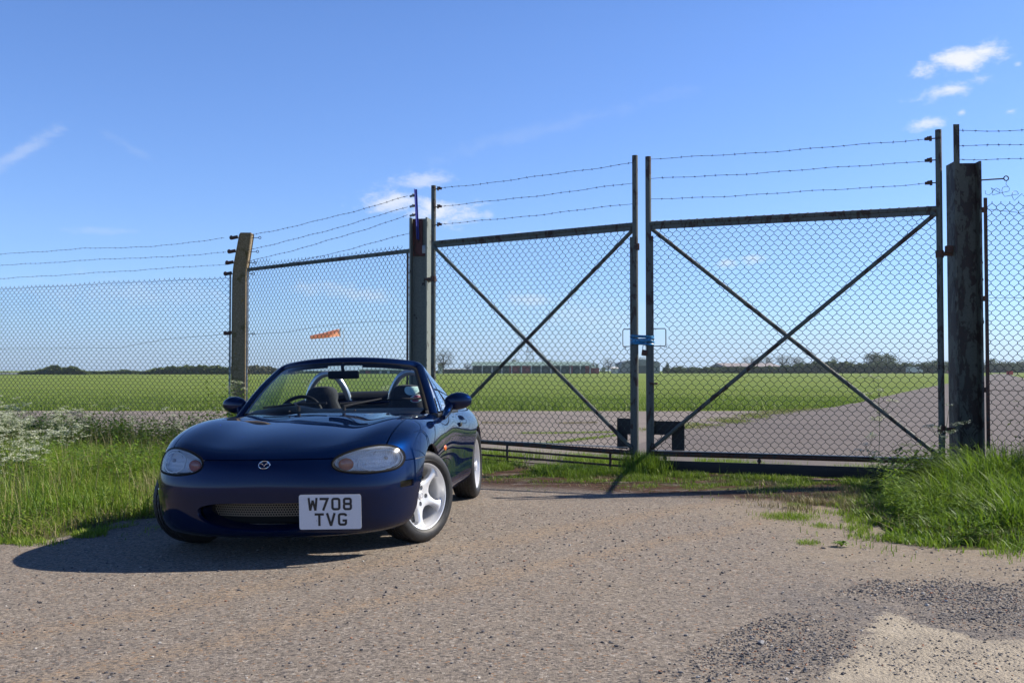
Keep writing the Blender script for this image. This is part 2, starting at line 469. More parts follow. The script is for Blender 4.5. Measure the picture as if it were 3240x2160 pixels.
def haze_brighten_lens(m):
    nt = m.node_tree; t = NT(nt); o = [n for n in nt.nodes if n.type == 'OUTPUT_MATERIAL'][0]; src = o.inputs[0].links[0].from_socket
    tc = t.n('ShaderNodeTexCoord'); z = t.sep(tc.outputs['Object'])[2]
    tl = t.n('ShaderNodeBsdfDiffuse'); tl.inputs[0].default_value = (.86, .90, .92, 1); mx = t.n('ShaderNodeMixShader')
    f = t.math('ADD', t.math('MULTIPLY', t.sstep(z, .62, .652), .22), t.math('MULTIPLY', t.noise(tc.outputs['Object'], 25, 4), .075))  # lens haze, heavier at the top; extra white paints the lamp brighter
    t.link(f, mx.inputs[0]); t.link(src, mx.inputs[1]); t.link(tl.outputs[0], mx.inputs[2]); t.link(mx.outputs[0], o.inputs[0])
haze_brighten_lens(M['lens'])
def lensm(name, c):
    m, t, p, co = newmat(name); p.inputs['Base Color'].default_value = (*c, 1); p.inputs['Roughness'].default_value = .12
    p.inputs['Coat Weight'].default_value = 1; p.inputs['Subsurface Weight'].default_value = 0
    t.link(t.bump(t.n('ShaderNodeTexWave', wave_type='BANDS').outputs['Fac'], .3, .002), p.inputs['Normal'])
    return m
M['amber'] = lensm('amber_lens', (.75, .16, .01))
M['amber_deep'] = lensm('deep_amber_lens', (.42, .065, .018))
M['dark_lens'] = simple('dark_side_lamp', (.006, .004, .005), .15)
M['sticker_white'] = simple('sticker_white', (.80, .92, .90), .5)
M['sticker_red'] = simple('sticker_red', (.55, .12, .18), .5)

# ---------------------------------------------------------------- the car
car = tag(empty('convertible_car', (-1.328, 6.688, -.0150), (.021, 0, -math.pi/2-.10115)),
          'dark navy blue open top sports car parked nose towards the viewer', 'car')
PAINT = M['paint']
base = body_surface(4)
half = base.clip(lambda V: V[:, 1])
HL_POLY = [(.385,.568),(.398,.588),(.42,.603),(.485,.628),(.565,.644),(.635,.648),(.695,.635),(.733,.608),(.750,.570),(.742,.533),(.711,.511),(.645,.503),(.57,.500),(.49,.507),(.425,.521),(.391,.543)]
HLP = [(p.x, p.y) for p in curve_pts([(a, b, 0) for a, b in HL_POLY+HL_POLY[:1]], 4)[:-1]]
hl_sd = poly_sd(HLP)
frontm = lambda V: V[:, 0] > .25
def f_hl(V): return np.where(frontm(V), hl_sd(V[:, 1:3]), -1.)
ZL = .588
def z_bump(y): return np.where(np.abs(y) < .40, ZL, .553)
def ys(x): return np.interp(x, [-.60, -.30, 0, .3, .5, .62], [.700, .686, .676, .664, .655, .60])
def xc(y): return -.33-.30*(np.abs(y)/.66)**2
G = .0034
def f_hood(V):
    a = np.minimum(V[:, 2]-ZL-(V[:, 1]/.4)**2*0, ys(V[:, 0])-np.abs(V[:, 1]))
    a = np.minimum(a, V[:, 0]-xc(V[:, 1])); return np.minimum(a, .80-np.abs(V[:, 1]))
# the wheel arches
def f_arch(V):
    x, z, y = V[:, 0], V[:, 2], np.abs(V[:, 1])
    d = np.full(len(V), 1.)
    for cx, r in ((0., .345), (-2.265, .338)):
        dx = x-cx; zz = z-.272
        dd = np.where(zz > 0, np.hypot(dx, zz)-r, np.abs(dx)-r-np.where((dx > 0), .45, .05)*(-zz))
        d = np.minimum(d, np.where(y > .45, dd, 1.))
    return d
rest = half.clip(lambda V: V[:, 2]-.128)
top_cover = lambda V: np.where((V[:, 0] < .0) & (V[:, 0] > -1.1) & (V[:, 2] > .70), 1., 1.)
# mouth opening
def f_mouth(V):
    y, z = np.abs(V[:, 1]), V[:, 2]
    a = (y/.415)**3.4; cz = .279+.010*(y/.4)**2
    hgt = np.where(z > cz, .065, .100*(1-.22*(y/.42)**2))
    g = 1-a-(np.abs(z-cz)/hgt)**2.4
    return np.where(V[:, 0] > .5, g*.05, -1.)
def f_lamp(V):
    # recessed side lamp in the bumper corner
    dx = np.abs(V[:, 0]-.472); dz = np.abs(V[:, 2]-.418)
    return np.where((V[:, 1] > .5) & (V[:, 0] > .2), np.minimum(.064-dx, .020-dz)-np.maximum(0, dx-.05)*.4, -1.)
DX0, DX1, DZ0 = -.70, -1.60, .235
def skip_mid(v): return abs(v[1]) < 1e-5
# bonnet
bon = rest.clip(lambda V: f_hood(V)-G).clip(lambda V: -f_hl(V)-.006)
bon = bon.flange(.014, skip_mid)
bon.join(bon.mirror()).obj('bonnet', PAINT, car)
rest1 = rest.clip(lambda V: -f_hood(V)-G).clip(lambda V: -f_hl(V)-.006).clip(f_arch)
# bumper: below the seam and ahead of the arch
def f_bump(V): return np.minimum(z_bump(V[:, 1])-V[:, 2], V[:, 0]-.20)
bump = rest1.clip(lambda V: V[:, 0]-.0).clip(lambda V: z_bump(V[:, 1])-V[:, 2]-G*.6)
bump = bump.clip(lambda V: -f_mouth(V)).clip(lambda V: -f_lamp(V))
hole = lambda V: np.where((V[:, 0] > .7), np.hypot(np.abs(V[:, 1])-.175, V[:, 2]-.412)-.0055, 1.)
bump = bump.clip(hole)
bump = bump.flange(.03, skip_mid)
bumper = bump.join(bump.mirror()).obj('front_bumper', PAINT, car)
# upper strip between the lamp tops, wings
wing = rest1.clip(lambda V: V[:, 2]-z_bump(V[:, 1])-G*.6).clip(lambda V: V[:, 0]-DX0-G)
wing_b = rest1.clip(lambda V: .0-V[:, 0]).clip(lambda V: z_bump(V[:, 1])-V[:, 2]+G*.6).clip(lambda V: V[:, 0]-DX0-G)
wing_h = wing.clip(lambda V: np.abs(V[:, 1])-(ys(V[:, 0])-.12))
cowl_pm = wing.clip(lambda V: -np.abs(V[:, 1])+(ys(V[:, 0])-.12)).clip(lambda V: .1-V[:, 0])
w = wing_h.join(wing_b)
w = w.flange(.022, skip_mid)
wr = w.obj('front_wing', PAINT, car); w.mirror().obj('front_wing', PAINT, car)
cw = cowl_pm.shift(-.012); cw = cw.join(cw.mirror())
cw.obj('cowl_panel', M['black'], car)
# doors
dr = rest1.clip(lambda V: np.minimum(DX0-G-V[:, 0], V[:, 0]-DX1-G)).clip(lambda V: V[:, 2]-DZ0-G-.0*V[:, 0]).flange(.02)
door_l = dr.obj('door', PAINT, car); door_r = dr.mirror().obj('door', PAINT, car)
sill = rest1.clip(lambda V: np.minimum(DX0-V[:, 0], V[:, 0]-DX1)).clip(lambda V: DZ0-V[:, 2]).flange(.03)
sill.obj('sill', PAINT, car); sill.mirror().obj('sill', PAINT, car)
# rear body + boot lid
rear = rest1.clip(lambda V: DX1-G-V[:, 0])
f_boot = lambda V: np.minimum(np.minimum(-2.30-V[:, 0], .58-np.abs(V[:, 1])), V[:, 2]-.64)
f_rl = lambda V: np.where(V[:, 0] < -2.6, 1-((np.abs(V[:, 1])-.58)/.15)**2-((V[:, 2]-.585)/.07)**2, -1.)*.05
boot = rear.clip(lambda V: f_boot(V)-G).flange(.014, skip_mid)
boot.join(boot.mirror()).obj('boot_lid', PAINT, car)
rr = rear.clip(lambda V: -f_boot(V)-G).clip(lambda V: -f_rl(V)).flange(.022, skip_mid)
rr.join(rr.mirror()).obj('rear_body', PAINT, car)
rl = rear.clip(f_rl).flange(.01).shift(-.004)
M['red_lens'] = lensm('red_lens', (.35, .01, .01))
rl.obj('rear_lamp', M['red_lens'], car); rl.mirror().obj('rear_lamp', M['red_lens'], car)

# underbody and wheel housings: one dark shell
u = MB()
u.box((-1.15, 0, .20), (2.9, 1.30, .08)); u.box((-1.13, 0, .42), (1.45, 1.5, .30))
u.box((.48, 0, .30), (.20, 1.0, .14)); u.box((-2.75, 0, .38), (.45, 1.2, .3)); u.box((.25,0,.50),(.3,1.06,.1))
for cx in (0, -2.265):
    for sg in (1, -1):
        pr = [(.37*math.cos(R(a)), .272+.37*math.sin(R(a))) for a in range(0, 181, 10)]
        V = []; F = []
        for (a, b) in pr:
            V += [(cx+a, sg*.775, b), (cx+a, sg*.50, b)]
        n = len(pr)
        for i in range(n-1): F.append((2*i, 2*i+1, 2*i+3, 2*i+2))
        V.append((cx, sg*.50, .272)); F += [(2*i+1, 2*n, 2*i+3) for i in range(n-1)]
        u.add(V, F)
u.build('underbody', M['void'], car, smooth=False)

# bumper mouth: inner duct and hexagon mesh grille with the plate over it
g = MB()
def mouth_pt(a, sc=1.):
    y = .415*math.copysign(abs(math.cos(a))**(2/3.4), math.cos(a)); cz = .279+.010*(y/.4)**2
    h = .065 if math.sin(a) > 0 else .100*(1-.22*(y/.42)**2)
    return (y, cz+h*math.copysign(abs(math.sin(a))**(2/2.5), math.sin(a)))
NQ = 96; ring0 = [mouth_pt(2*math.pi*k/NQ) for k in range(NQ)]
xo = lambda y: .775-.10*(abs(y)/.42)**2.2
V = []; F = []
for (y, z) in ring0: V.append((xo(y)-.022, y*.995, z)); V.append((xo(y)-.105, y*.90, .296+(z-.29)*.80))
for k in range(NQ): F.append((2*k, 2*((k+1) % NQ), 2*((k+1) % NQ)+1, 2*k+1))
g.add(V, F); g.build('air_intake', PAINT, bumper)
mb = MB(); pitch = .0158; rr0 = pitch*.5
hexes = []
inside = poly_sd([(y*.87, max(.256, .302+(z-.29)*.86)) for y, z in ring0])
bars = []
seen = set()
for r_ in range(-8, 9):
    for c_ in range(-34, 35):
        cy = (c_+(r_ % 2)*.5)*pitch; cz = .292+r_*pitch*.866
        for k in range(6):
            a1, a2 = R(60*k+30), R(60*k+90); s_ = pitch/math.sqrt(3)
            p1 = (cy+s_*math.cos(a1), cz+s_*math.sin(a1)); p2 = (cy+s_*math.cos(a2), cz+s_*math.sin(a2))
            key = (round((p1[0]+p2[0])*2000), round((p1[1]+p2[1])*2000))
            if key in seen: continue
            seen.add(key); bars.append((p1, p2))
md = inside(np.array([[(a[0]+b[0])/2, (a[1]+b[1])/2] for a, b in bars])) > -.002
for (a, b), ok in zip(bars, md):
    if not ok: continue
    xa, xb = xo(a[0])-.108, xo(b[0])-.108; e = Vector((0, b[0]-a[0], b[1]-a[1])).normalized(); w_ = Vector((0, -e.z, e.y))*.0019
    A, B = Vector((xa, a[0], a[1])), Vector((xb, b[0], b[1])); d = Vector((.0015, 0, 0))
    mb.add([A-w_, B-w_, B+w_, A+w_, A-w_-d, B-w_-d, B+w_-d, A+w_-d], [(0, 1, 2, 3), (7, 6, 5, 4), (0, 4, 5, 1), (3, 2, 6, 7)])
mb.build('mesh_grille', M['mesh_steel'], bumper, smooth=False)
bk = MB(); bk.box((.585, 0, .29), (.02, .78, .16)); bk.build('radiator', M['void'], bumper, smooth=False)
# side lamp lens
bl = base.clip(lambda V: V[:, 1]).clip(lambda V: f_lamp(V)).shift(-.010)
bl.obj('side_lamp', M['dark_lens'], bumper); bl.mirror().obj('side_lamp', M['dark_lens'], bumper)

# headlights
hlp = half.clip(lambda V: f_hl(V)+.001)
def hl_child(pm, nm, mat, par, mir): return (pm.mirror() if mir else pm).obj(nm, mat, par)
# bowl = copy of the lens pushed back
bowl = half.clip(lambda V: f_hl(V)-.012)
cen = bowl.V.mean(0)
Bv = bowl.V.copy(); dist = np.clip(hl_sd(bowl.V[:, 1:3])/.055, 0, 1); push = .055*np.sqrt(1-(1-dist)**2)
Bv = Bv+np.array([-1., -.25, 0])*push[:, None]-bowl.N*.006
ripple = .0012*np.sin(bowl.V[:, 1]*420)
me_b = PM(Bv, bowl.N, bowl.F)
def recalc(pm):
    V, F = pm.V, pm.F; N = np.zeros_like(V)
    for f in F:
        n = np.cross(V[f[1]]-V[f[0]], V[f[2]]-V[f[0]]); 
        for i in f: N[i] += n
    pm.N = N/np.maximum(1e-12, np.linalg.norm(N, axis=1))[:, None]; return pm
me_b = recalc(me_b)
outl = []
bnd = {}
for a, b in hlp.boundary(): bnd[a] = b
st = next(iter(bnd)); loop = [st]
while bnd[loop[-1]] != st and len(loop) < 5000: loop.append(bnd[loop[-1]])
rim = [Vector(hlp.V[i]) for i in loop]
rimN = [Vector(hlp.N[i]) for i in loop]
for sg in (1, -1):
    fl = (lambda v: Vector((v.x, v.y*sg, v.z)))
    lens = hlp.shift(.001) if sg > 0 else hlp.shift(.001).mirror()
    hl = lens.obj('headlight', M['lens'], car)
    (me_b if sg > 0 else me_b.mirror()).obj('reflector', M['reflector'], hl)
    q = MB(); q.tube([fl(p-n*.003) for p, n in zip(rim, rimN)][::2], .0078, n=8, closed=True); q.build('seal', M['seal'], hl)
    q = MB(); q.tube([fl(p-n*.012)+Vector((-.0, 0, 0)) for p, n in zip(rim, rimN)][::2], .0085, n=8, closed=True); q.build('bezel', M['lamp_white'], hl)
    # amber indicator bulb housing at the inner end
    q = MB(); rt = Matrix.Rotation(R(18*sg), 3, 'Z')
    q.ball((.668, sg*.452, .551), (.020, .046, .037), 24, 14, rot=rt)
    q.build('indicator', M['amber_deep'], hl)
    q = MB(); q.ball((.660, sg*.457, .551), (.018, .053, .044), 24, 14, rot=rt); q.build('indicator_ring', M['reflector'], hl)
    # bright rim of the main lamp
    q = MB(); ph_ = []
    for k in range(40):
        a = 2*math.pi*k/40; yy = .628+.100*math.copysign(abs(math.cos(a))**.8, math.cos(a)); zz = .573+.056*math.copysign(abs(math.sin(a))**.8, math.sin(a))
        i_ = int(np.argmin((hlp.V[:, 1]-yy)**2+(hlp.V[:, 2]-zz)**2)); ph_.append(fl(Vector(hlp.V[i_])-Vector(hlp.N[i_])*.016))
    q.tube(ph_, .0045, n=8, closed=True); q.build('lamp_rim', M['lamp_white'], hl)
    # main projector bowl with fluted glass and bulb
    q = MB(); pr = [(.012, -.060), (.030, -.055), (.048, -.035), (.056, -.010), (.058, .002), (.061, .004), (.061, -.01)]
    q.lathe(pr, 40, axis='x'); q.V = [tuple(Vector((.505, sg*.645, .573))+Matrix.Rotation(R(30*sg), 3, 'Z') @ Vector((v[0], v[1]*1.28, v[2]*1.02))) for v in q.V]
    q.build('lamp_bowl', M['bowl'], hl)
    q = MB(); c0 = Vector((.50, sg*.645, .573)); dr_ = Matrix.Rotation(R(30*sg), 3, 'Z') @ Vector((1, 0, 0))
    q.tube([c0-dr_*.03, c0+dr_*.012], .010, 12); q.ball(c0+dr_*.015, .011, 14, 8); q.build('bulb', M['steel'], hl)

# ---------------------------------------------------------------- windscreen and frame
def ws(s, t):
    """s -1..1 across, t 0..1 up"""
    a = abs(s)
    bx, bz, by = -.44-.34*a**2.2, .822-.012*a*a, .70*s
    tx, tz, ty = -1.00-.20*a**2.4, 1.170-.040*a**2.2, .528*s
    x = bx*(1-t)+tx*t+.015*math.sin(math.pi*t); z = bz*(1-t)+tz*t+.018*math.sin(math.pi*t)
    return Vector((x, by*(1-t)+ty*t, z))
V = []; F = []; NS, NTT = 40, 20
for j in range(NTT+1):
    for i in range(NS+1): V.append(ws(-.985+1.97*i/NS, -.02+1.0*j/NTT))
for j in range(NTT):
    for i in range(NS): a = j*(NS+1)+i; F.append((a, a+1, a+NS+2, a+NS+1))
wsc = mobj('windscreen', V, F, M['glass'], car)
path = [ws(-1.0, t) for t in np.linspace(-.10, .90, 12)]
cor = lambda sg: [ws(sg*(1-.0*k), .90) for k in range(0)]
def corner(sg):
    out = []
    for k in range(1, 8):
        a = math.pi/2*k/8; out.append(ws(sg*(1-.10*(1-math.cos(a))), .90+.11*math.sin(a)))
    return out
path += corner(-1)+[ws(s, 1.01) for s in np.linspace(-.89, .89, 25)]+corner(1)[::-1]+[ws(1.0, t) for t in np.linspace(.90, -.10, 12)]
nrm = Vector((.62, 0, .78))
q = MB()
ups = []
for p in path: ups.append(Vector((.60, p.y*.55, .70)))
q.tube(path, 1, n=14, flat=(.018, .033), up=ups)
frame = q.build('windscreen_frame', PAINT, car, angle=80)
for sg in (-1, 1):
    q = MB(); q.tube([ws(sg, t)+Vector((.004, sg*.031, -.010)) for t in np.linspace(-.02, .92, 14)], .0045, 6)  # bright strip added along each pillar in place of a sun glint
    q.build('pillar_glint_strip', M['chrome'], frame)
# black inner edging of the glass
q = MB()
ip = [ws(-.945, t) for t in np.linspace(.0, .86, 10)]+[ws(-.93+.02*k, .88+.02*k) for k in range(3)]+[ws(s, .945) for s in np.linspace(-.86, .86, 20)]+[ws(.89+.02*k, .92-.02*k) for k in range(3)]+[ws(.945, t) for t in np.linspace(.86, 0, 10)]
q.tube([p+Vector((-.004, 0, -.004)) for p in ip], 1, n=8, flat=(.006, .018), up=[Vector((.6, p.y*.5, .7)) for p in ip]); q.build('screen_seal', M['seal'], frame)
# header trim behind the glass, sun visors
q = MB()
hp = [ws(s, .965)+Vector((-.055, 0, -.006)) for s in np.linspace(-.9, .9, 20)]
q.tube(hp, 1, n=10, flat=(.014, .05), up=[Vector((.25, 0, 1))]*20); q.build('header_trim', M['black'], frame)
for a, b in ((-.86, -.22), (.26, .88)):
    q = MB(); vp = [ws(s, .93)+Vector((-.035, 0, 0)) for s in np.linspace(a, b, 12)]
    q.tube(vp, 1, n=12, flat=(.032, .010), up=[Vector((.45, 0, -.8))]*12); q.build('sun_visor', M['black'], frame)
# rear view mirror
q = MB(); rt = Matrix.Rotation(R(-8), 3, 'Z') @ Matrix.Rotation(R(10), 3, 'Y')
q.box((-.985, .0, 1.068), (.03, .245, .062), rot=rt, bev=.013); q.tube([(-.975, 0, 1.09), (-.955, 0, 1.125), (-.975, 0, 1.15)], .013, 10)
q.build('rear_view_mirror', M['black'], car)
# stickers in the passenger corner, on the inside of the glass
def on_ws(y, z, off=-.004):
    off = off*3-.004
    best = min(((ws(s, t)-Vector((ws(s, t).x, y, z))).length, s, t) for s in np.linspace(.4, 1, 60) for t in np.linspace(0, .6, 60))
    p = ws(best[1], best[2]); return Vector((p.x+off, y, z))
def sticker(name, mat, outline, off=-.004):
    V = [on_ws(y, z, off) for y, z in outline]; c = sum(V, Vector())/len(V)
    mobj(name, V+[c], [(i, (i+1) % len(V), len(V)) for i in range(len(V))], mat, wsc, False)
E_ = lambda cy, cz, a, b, n=28, a0=0, a1=360: [(cy+a*math.cos(R(a0+(a1-a0)*k/n)), cz+b*math.sin(R(a0+(a1-a0)*k/n))) for k in range(n+(a1-a0 < 360))]
sticker('tax_disc', M['sticker_white'], E_(.545, .962, .052, .050, 24, 180, 360)+[(.585, .972), (.50, .974)], -.004)
sticker('disc_print', simple('sticker_print', (.60, .78, .78), .5), E_(.553, .945, .026, .022), -.0032)
sticker('club_sticker', M['sticker_red'], E_(.583, .888, .034, .024), -.004)
sticker('club_sticker_band', M['sticker_white'], [(.560, .881), (.606, .881), (.606, .890), (.560, .890)], -.0032)
sticker('club_sticker_rim', M['sticker_white'], E_(.583, .888, .039, .028), -.0046)

# wipers
for (py, tip, mid) in ((-.17, -.60, -.33), (.15, .52, .36)):
    q = MB()
    if py < 0: bl0, bl1 = ws(-.70, .045), ws(.02, .10)
    else: bl0, bl1 = ws(.16, .085), ws(.93, .17)
    off = Vector((.02, 0, .022))
    am = (bl0+bl1)/2+off
    piv = Vector((-.425, py, .838))
    q.tube([piv-Vector((0, 0, .015)), piv+Vector((0, 0, .018))], .012, 10)
    q.tube([piv+Vector((0, 0, .012)), piv.lerp(am, .3)+Vector((.005, 0, .012)), am+Vector((0, 0, .006))], [.011, .009, .006], 8)
    bp = [bl0.lerp(bl1, k/8)+off*.55+Vector((0, 0, .006*math.sin(math.pi*k/8))) for k in range(9)]
    q.tube(bp, 1, n=6, flat=(.008, .004))
    q.tube([bl0.lerp(bl1, .3)+off*.6, am, bl0.lerp(bl1, .75)+off*.6], .005, 6)
    q.build('wiper', M['black'], car)
for yy in (-.13, .155):
    q = MB(); q.ball((-.335, yy*1.6, .826), (.010, .008, .006)); q.build('washer_jet', M['black'], car)

# ---------------------------------------------------------------- cockpit
q = MB()
# tub: floor, tunnel, side linings
q.box((-1.35, 0, .26), (1.3, 1.40, .04)); q.box((-1.2, 0, .40), (1.1, .20, .26), bev=.03)
for sg in (1, -1): q.box((-1.18, sg*.715, .52), (.92, .035, .48), bev=.012); q.box((-1.18, sg*.725, .765), (.92, .06, .035), bev=.012)
q.box((-1.74, 0, .60), (.10, 1.38, .46), bev=.03)
q.build('cockpit_tub', M['black'], car)
q = MB()   # dashboard
V = []; F = []; prof = [(-.42, .795), (-.55, .812), (-.68, .828), (-.76, .818), (-.80, .78), (-.80, .66), (-.74, .56), (-.6, .5)]
ny = 24
for i in range(ny+1):
    y = -.635+1.27*i/ny
    for (x, z) in prof:
        bulge = .045*math.exp(-((y+.345)/.16)**2) if z > .77 and x < -.5 else 0
        V.append((x-.20*(abs(y)/.635)**2.2*(1 if x > -.7 else .4), y, z+bulge-.012*(y/.7)**2))
for i in range(ny):
    for j in range(len(prof)-1): a = i*len(prof)+j; F.append((a, a+1, a+len(prof)+1, a+len(prof)))
q.add(V, F); q.build('dashboard', M['black'], car)
q = MB()   # steering wheel
rt = Matrix.Translation((-1.00, -.345, .748)) @ Matrix.Rotation(R(-22), 4, 'Y')
ring = [rt @ Vector((0, .170*math.cos(a), .175*math.sin(a))) for a in np.linspace(0, 2*math.pi, 40, endpoint=False)]
q.tube(ring, .014, 10, closed=True)
q.ball(rt @ Vector((.01, 0, 0)), (.03, .07, .055), rot=Matrix.Rotation(R(-22), 3, 'Y'))
for a in (0, math.pi, -math.pi/2): q.tube([rt @ Vector((.01, .04*math.cos(a), .04*math.sin(a))), rt @ Vector((0, .17*math.cos(a), .17*math.sin(a)))], .014, 8)
q.tube([rt @ Vector((.02, 0, 0)), rt @ Vector((.28, 0, 0))], .03, 10)
q.build('steering_wheel', M['black'], car)
for sg in (-1, 1):
    y0 = sg*.345
    rt = Matrix.Rotation(R(-14), 3, 'Y')
    q = MB(); q.box((-1.30, y0, .46), (.50, .46, .14), rot=Matrix.Rotation(R(6), 3, 'Y'), bev=.05)
    for dy in (-.2, .2): q.box((-1.30, y0+dy, .50), (.46, .09, .14), bev=.035)
    q.build('seat_cushion', M['cloth'], car)
    q = MB()
    # one piece high back with narrower head part
    ctrl = [(.44, .21), (.55, .235), (.66, .235), (.75, .205), (.80, .155), (.86, .128), (.91, .130), (.950, .112), (.972, .075), (.980, .03)]
    Vv = []; Ff = []; nn = 16
    for (z, hw) in ctrl:
        xx = -1.50-(z-.44)*.27
        for k in range(nn):
            a = 2*math.pi*k/nn; ca, sa = math.cos(a), math.sin(a)
            ex = .65
            Vv.append((xx+.062*math.copysign(abs(ca)**ex, ca)*(1 if z < .98 else .6)+(.02 if z > .8 else 0), y0+hw*math.copysign(abs(sa)**ex, sa), z))
    for i in range(len(ctrl)-1):
        for k in range(nn): Ff.append((i*nn+k, i*nn+(k+1) % nn, (i+1)*nn+(k+1) % nn, (i+1)*nn+k))
    Ff.append(tuple(range((len(ctrl)-1)*nn, len(ctrl)*nn)))
    q.add(Vv, Ff)
    for dy in (-.19, .19): q.tube([(-1.47, y0+dy, .46), (-1.50, y0+dy*1.05, .60), (-1.55, y0+dy*.95, .74)], [.05, .052, .03], 10)
    q.build('seat_back', M['cloth'], car)
    # roll hoop
    hp = curve_pts([(-1.80, y0-.235, .66), (-1.79, y0-.19, .80), (-1.77, y0-.145, .95), (-1.76, y0-.08, 1.047), (-1.76, y0, 1.080), (-1.76, y0+.08, 1.047), (-1.77, y0+.145, .95), (-1.79, y0+.19, .83), (-1.80, y0+.26, .79)] if sg < 0 else
                   [(-1.80, y0-.26, .79), (-1.79, y0-.19, .83), (-1.77, y0-.145, .95), (-1.76, y0-.08, 1.047), (-1.76, y0, 1.080), (-1.76, y0+.08, 1.047), (-1.77, y0+.145, .95), (-1.79, y0+.19, .80), (-1.80, y0+.235, .66)], 6)
    q = MB(); q.tube(hp, .026, 16); q.build('roll_hoop', M['hoop'], car)
q = MB()  # folded soft top and tonneau behind the hoops
hp = [(-1.80, -.62, .80), (-1.88, -.4, .865), (-1.90, 0, .880), (-1.88, .4, .865), (-1.80, .62, .80)]
q.tube(curve_pts(hp, 6), 1, n=14, flat=(.05, .13), up=(0, 0, 1)); q.build('folded_soft_top', simple('soft_top_vinyl', (.012, .012, .014), .55, nscale=20, bump=.3, bscale=30), car)
q = MB(); q.tube([(-1.80, -.12, .79), (-1.80, 0, .775), (-1.80, .12, .79)], .022, 12); q.build('roll_hoop_brace', M['chrome'], car)

def side_y(x, z): return float(half.V[np.argmin((half.V[:, 0]-x)**2+(half.V[:, 2]-z)**2+np.where(half.V[:, 1] < .5, 9, 0)), 1])
# side windows (raised), quarter light, mirrors, handles, indicators
for sg in (1, -1):
    fl = lambda p: Vector((p[0], p[1]*sg, p[2]))
    def sw(u_, v_):   # u 0 front..1 rear, v 0 sill..1 top
        x0 = -.84-.36*v_; x1 = -1.60+.22*max(0, v_)**1.6
        top = 1.118-.05*max(0, u_)**2.2
        z = .79*(1-v_)+top*v_; y = .735*(1-v_)+.555*v_+.012*math.sin(math.pi*v_)
        return (x0*(1-u_)+x1*u_, y, z)
    V = []; F = []; nu, nv = 14, 12
    for j in range(nv+1):
        for i in range(nu+1): V.append(fl(sw(i/nu, j/nv)))
    for j in range(nv):
        for i in range(nu): a = j*(nu+1)+i; f = (a, a+1, a+nu+2, a+nu+1); F.append(f if sg < 0 else f[::-1])
    dpar = door_l if sg > 0 else door_r
    wn = mobj('side_window', V, F, M['side_glass'], dpar)
    q = MB(); q.tube([fl(sw(.15*(1-v)**1, v)) for v in np.linspace(-.02, 1, 8)], .007, 8); q.build('quarter_light_bar', M['chrome'] if sg > 0 else M['black'], dpar)
    q = MB(); q.tube([fl((-.84, .738, .784)), fl((-1.2, .740, .788)), fl((-1.58, .742, .79))], .008, 8); q.build('window_seal', M['seal'], dpar)
    # door mirror: swept teardrop shell on an arm
    q = MB(); seg, rg = 28, 18; V = []; F = []
    for i in range(rg+1):
        th = math.pi*i/rg
        for k in range(seg):
            a = 2*math.pi*k/seg
            yy = math.cos(th); ra = max(0., math.sin(th))**.72   # yy +1 outer .. -1 inner
            taper = 1-.18*yy*yy
            zz = ra*math.copysign(abs(math.sin(a))**.8, math.sin(a))*(.066 if math.sin(a) > 0 else .062)*taper; xx = ra*math.cos(a)
            xx = xx*(.062 if xx > 0 else .035)*taper
            tiltz = .016*yy
            V.append(fl((-1.01+xx-.015*(1+yy), .850+.099*yy, .856+zz+tiltz*.2)))
    for i in range(rg):
        for k in range(seg): f = (i*seg+k, i*seg+(k+1) % seg, (i+1)*seg+(k+1) % seg, (i+1)*seg+k); F.append(f if sg > 0 else f[::-1])
    q.add(V, F)
    armp = curve_pts([(-1.00, .800, .840), (-.97, .785, .805), (-.93, .775, .775), (-.86, .772, .757), (-.79, .775, .748)], 5)
    q.tube([fl(p) for p in armp], list(np.linspace(.034, .030, 8))+list(np.linspace(.030, .018, len(armp)-8)), 14)
    mo = q.build('door_mirror', PAINT, car, angle=60)
    # handle
    q = MB(); q.box(fl((-1.47, .797, .665)), (.10, .012, .035), bev=.005); q.build('handle', M['gloss_black'], dpar)
    q = MB(); q.ball(fl((-.62, side_y(-.62, .545)+.002, .545)), (.034, .009, .021), 18, 12); q.build('side_repeater', M['amber'], car)

# badge on the nose: an oval ring with a winged V inside
def nose_x(y, z): 
    return float(base.V[np.argmin((base.V[:, 1]-y)**2+(base.V[:, 2]-z)**2+np.where(base.V[:, 0] < .3, 9, 0)), 0])
bx = nose_x(0, .562)
q = MB(); bc = Vector((bx+.007, 0, .562))
tl = lambda y, z: Vector((bc.x-.55*z, y, bc.z+z))
q.tube([tl(.033*math.cos(a), .0205*math.sin(a)) for a in np.linspace(0, 2*math.pi, 40, endpoint=False)], 1, n=8, closed=True, flat=(.0032, .0024), up=(1, 0, 0))
q.tube([tl(-.029, .007), tl(-.018, .0075), tl(-.008, .004), tl(0, -.008), tl(.008, .004), tl(.018, .0075), tl(.029, .007)], [.0016, .0026, .003, .0034, .003, .0026, .0016], 8)
q.build('badge', M['chrome'], car)

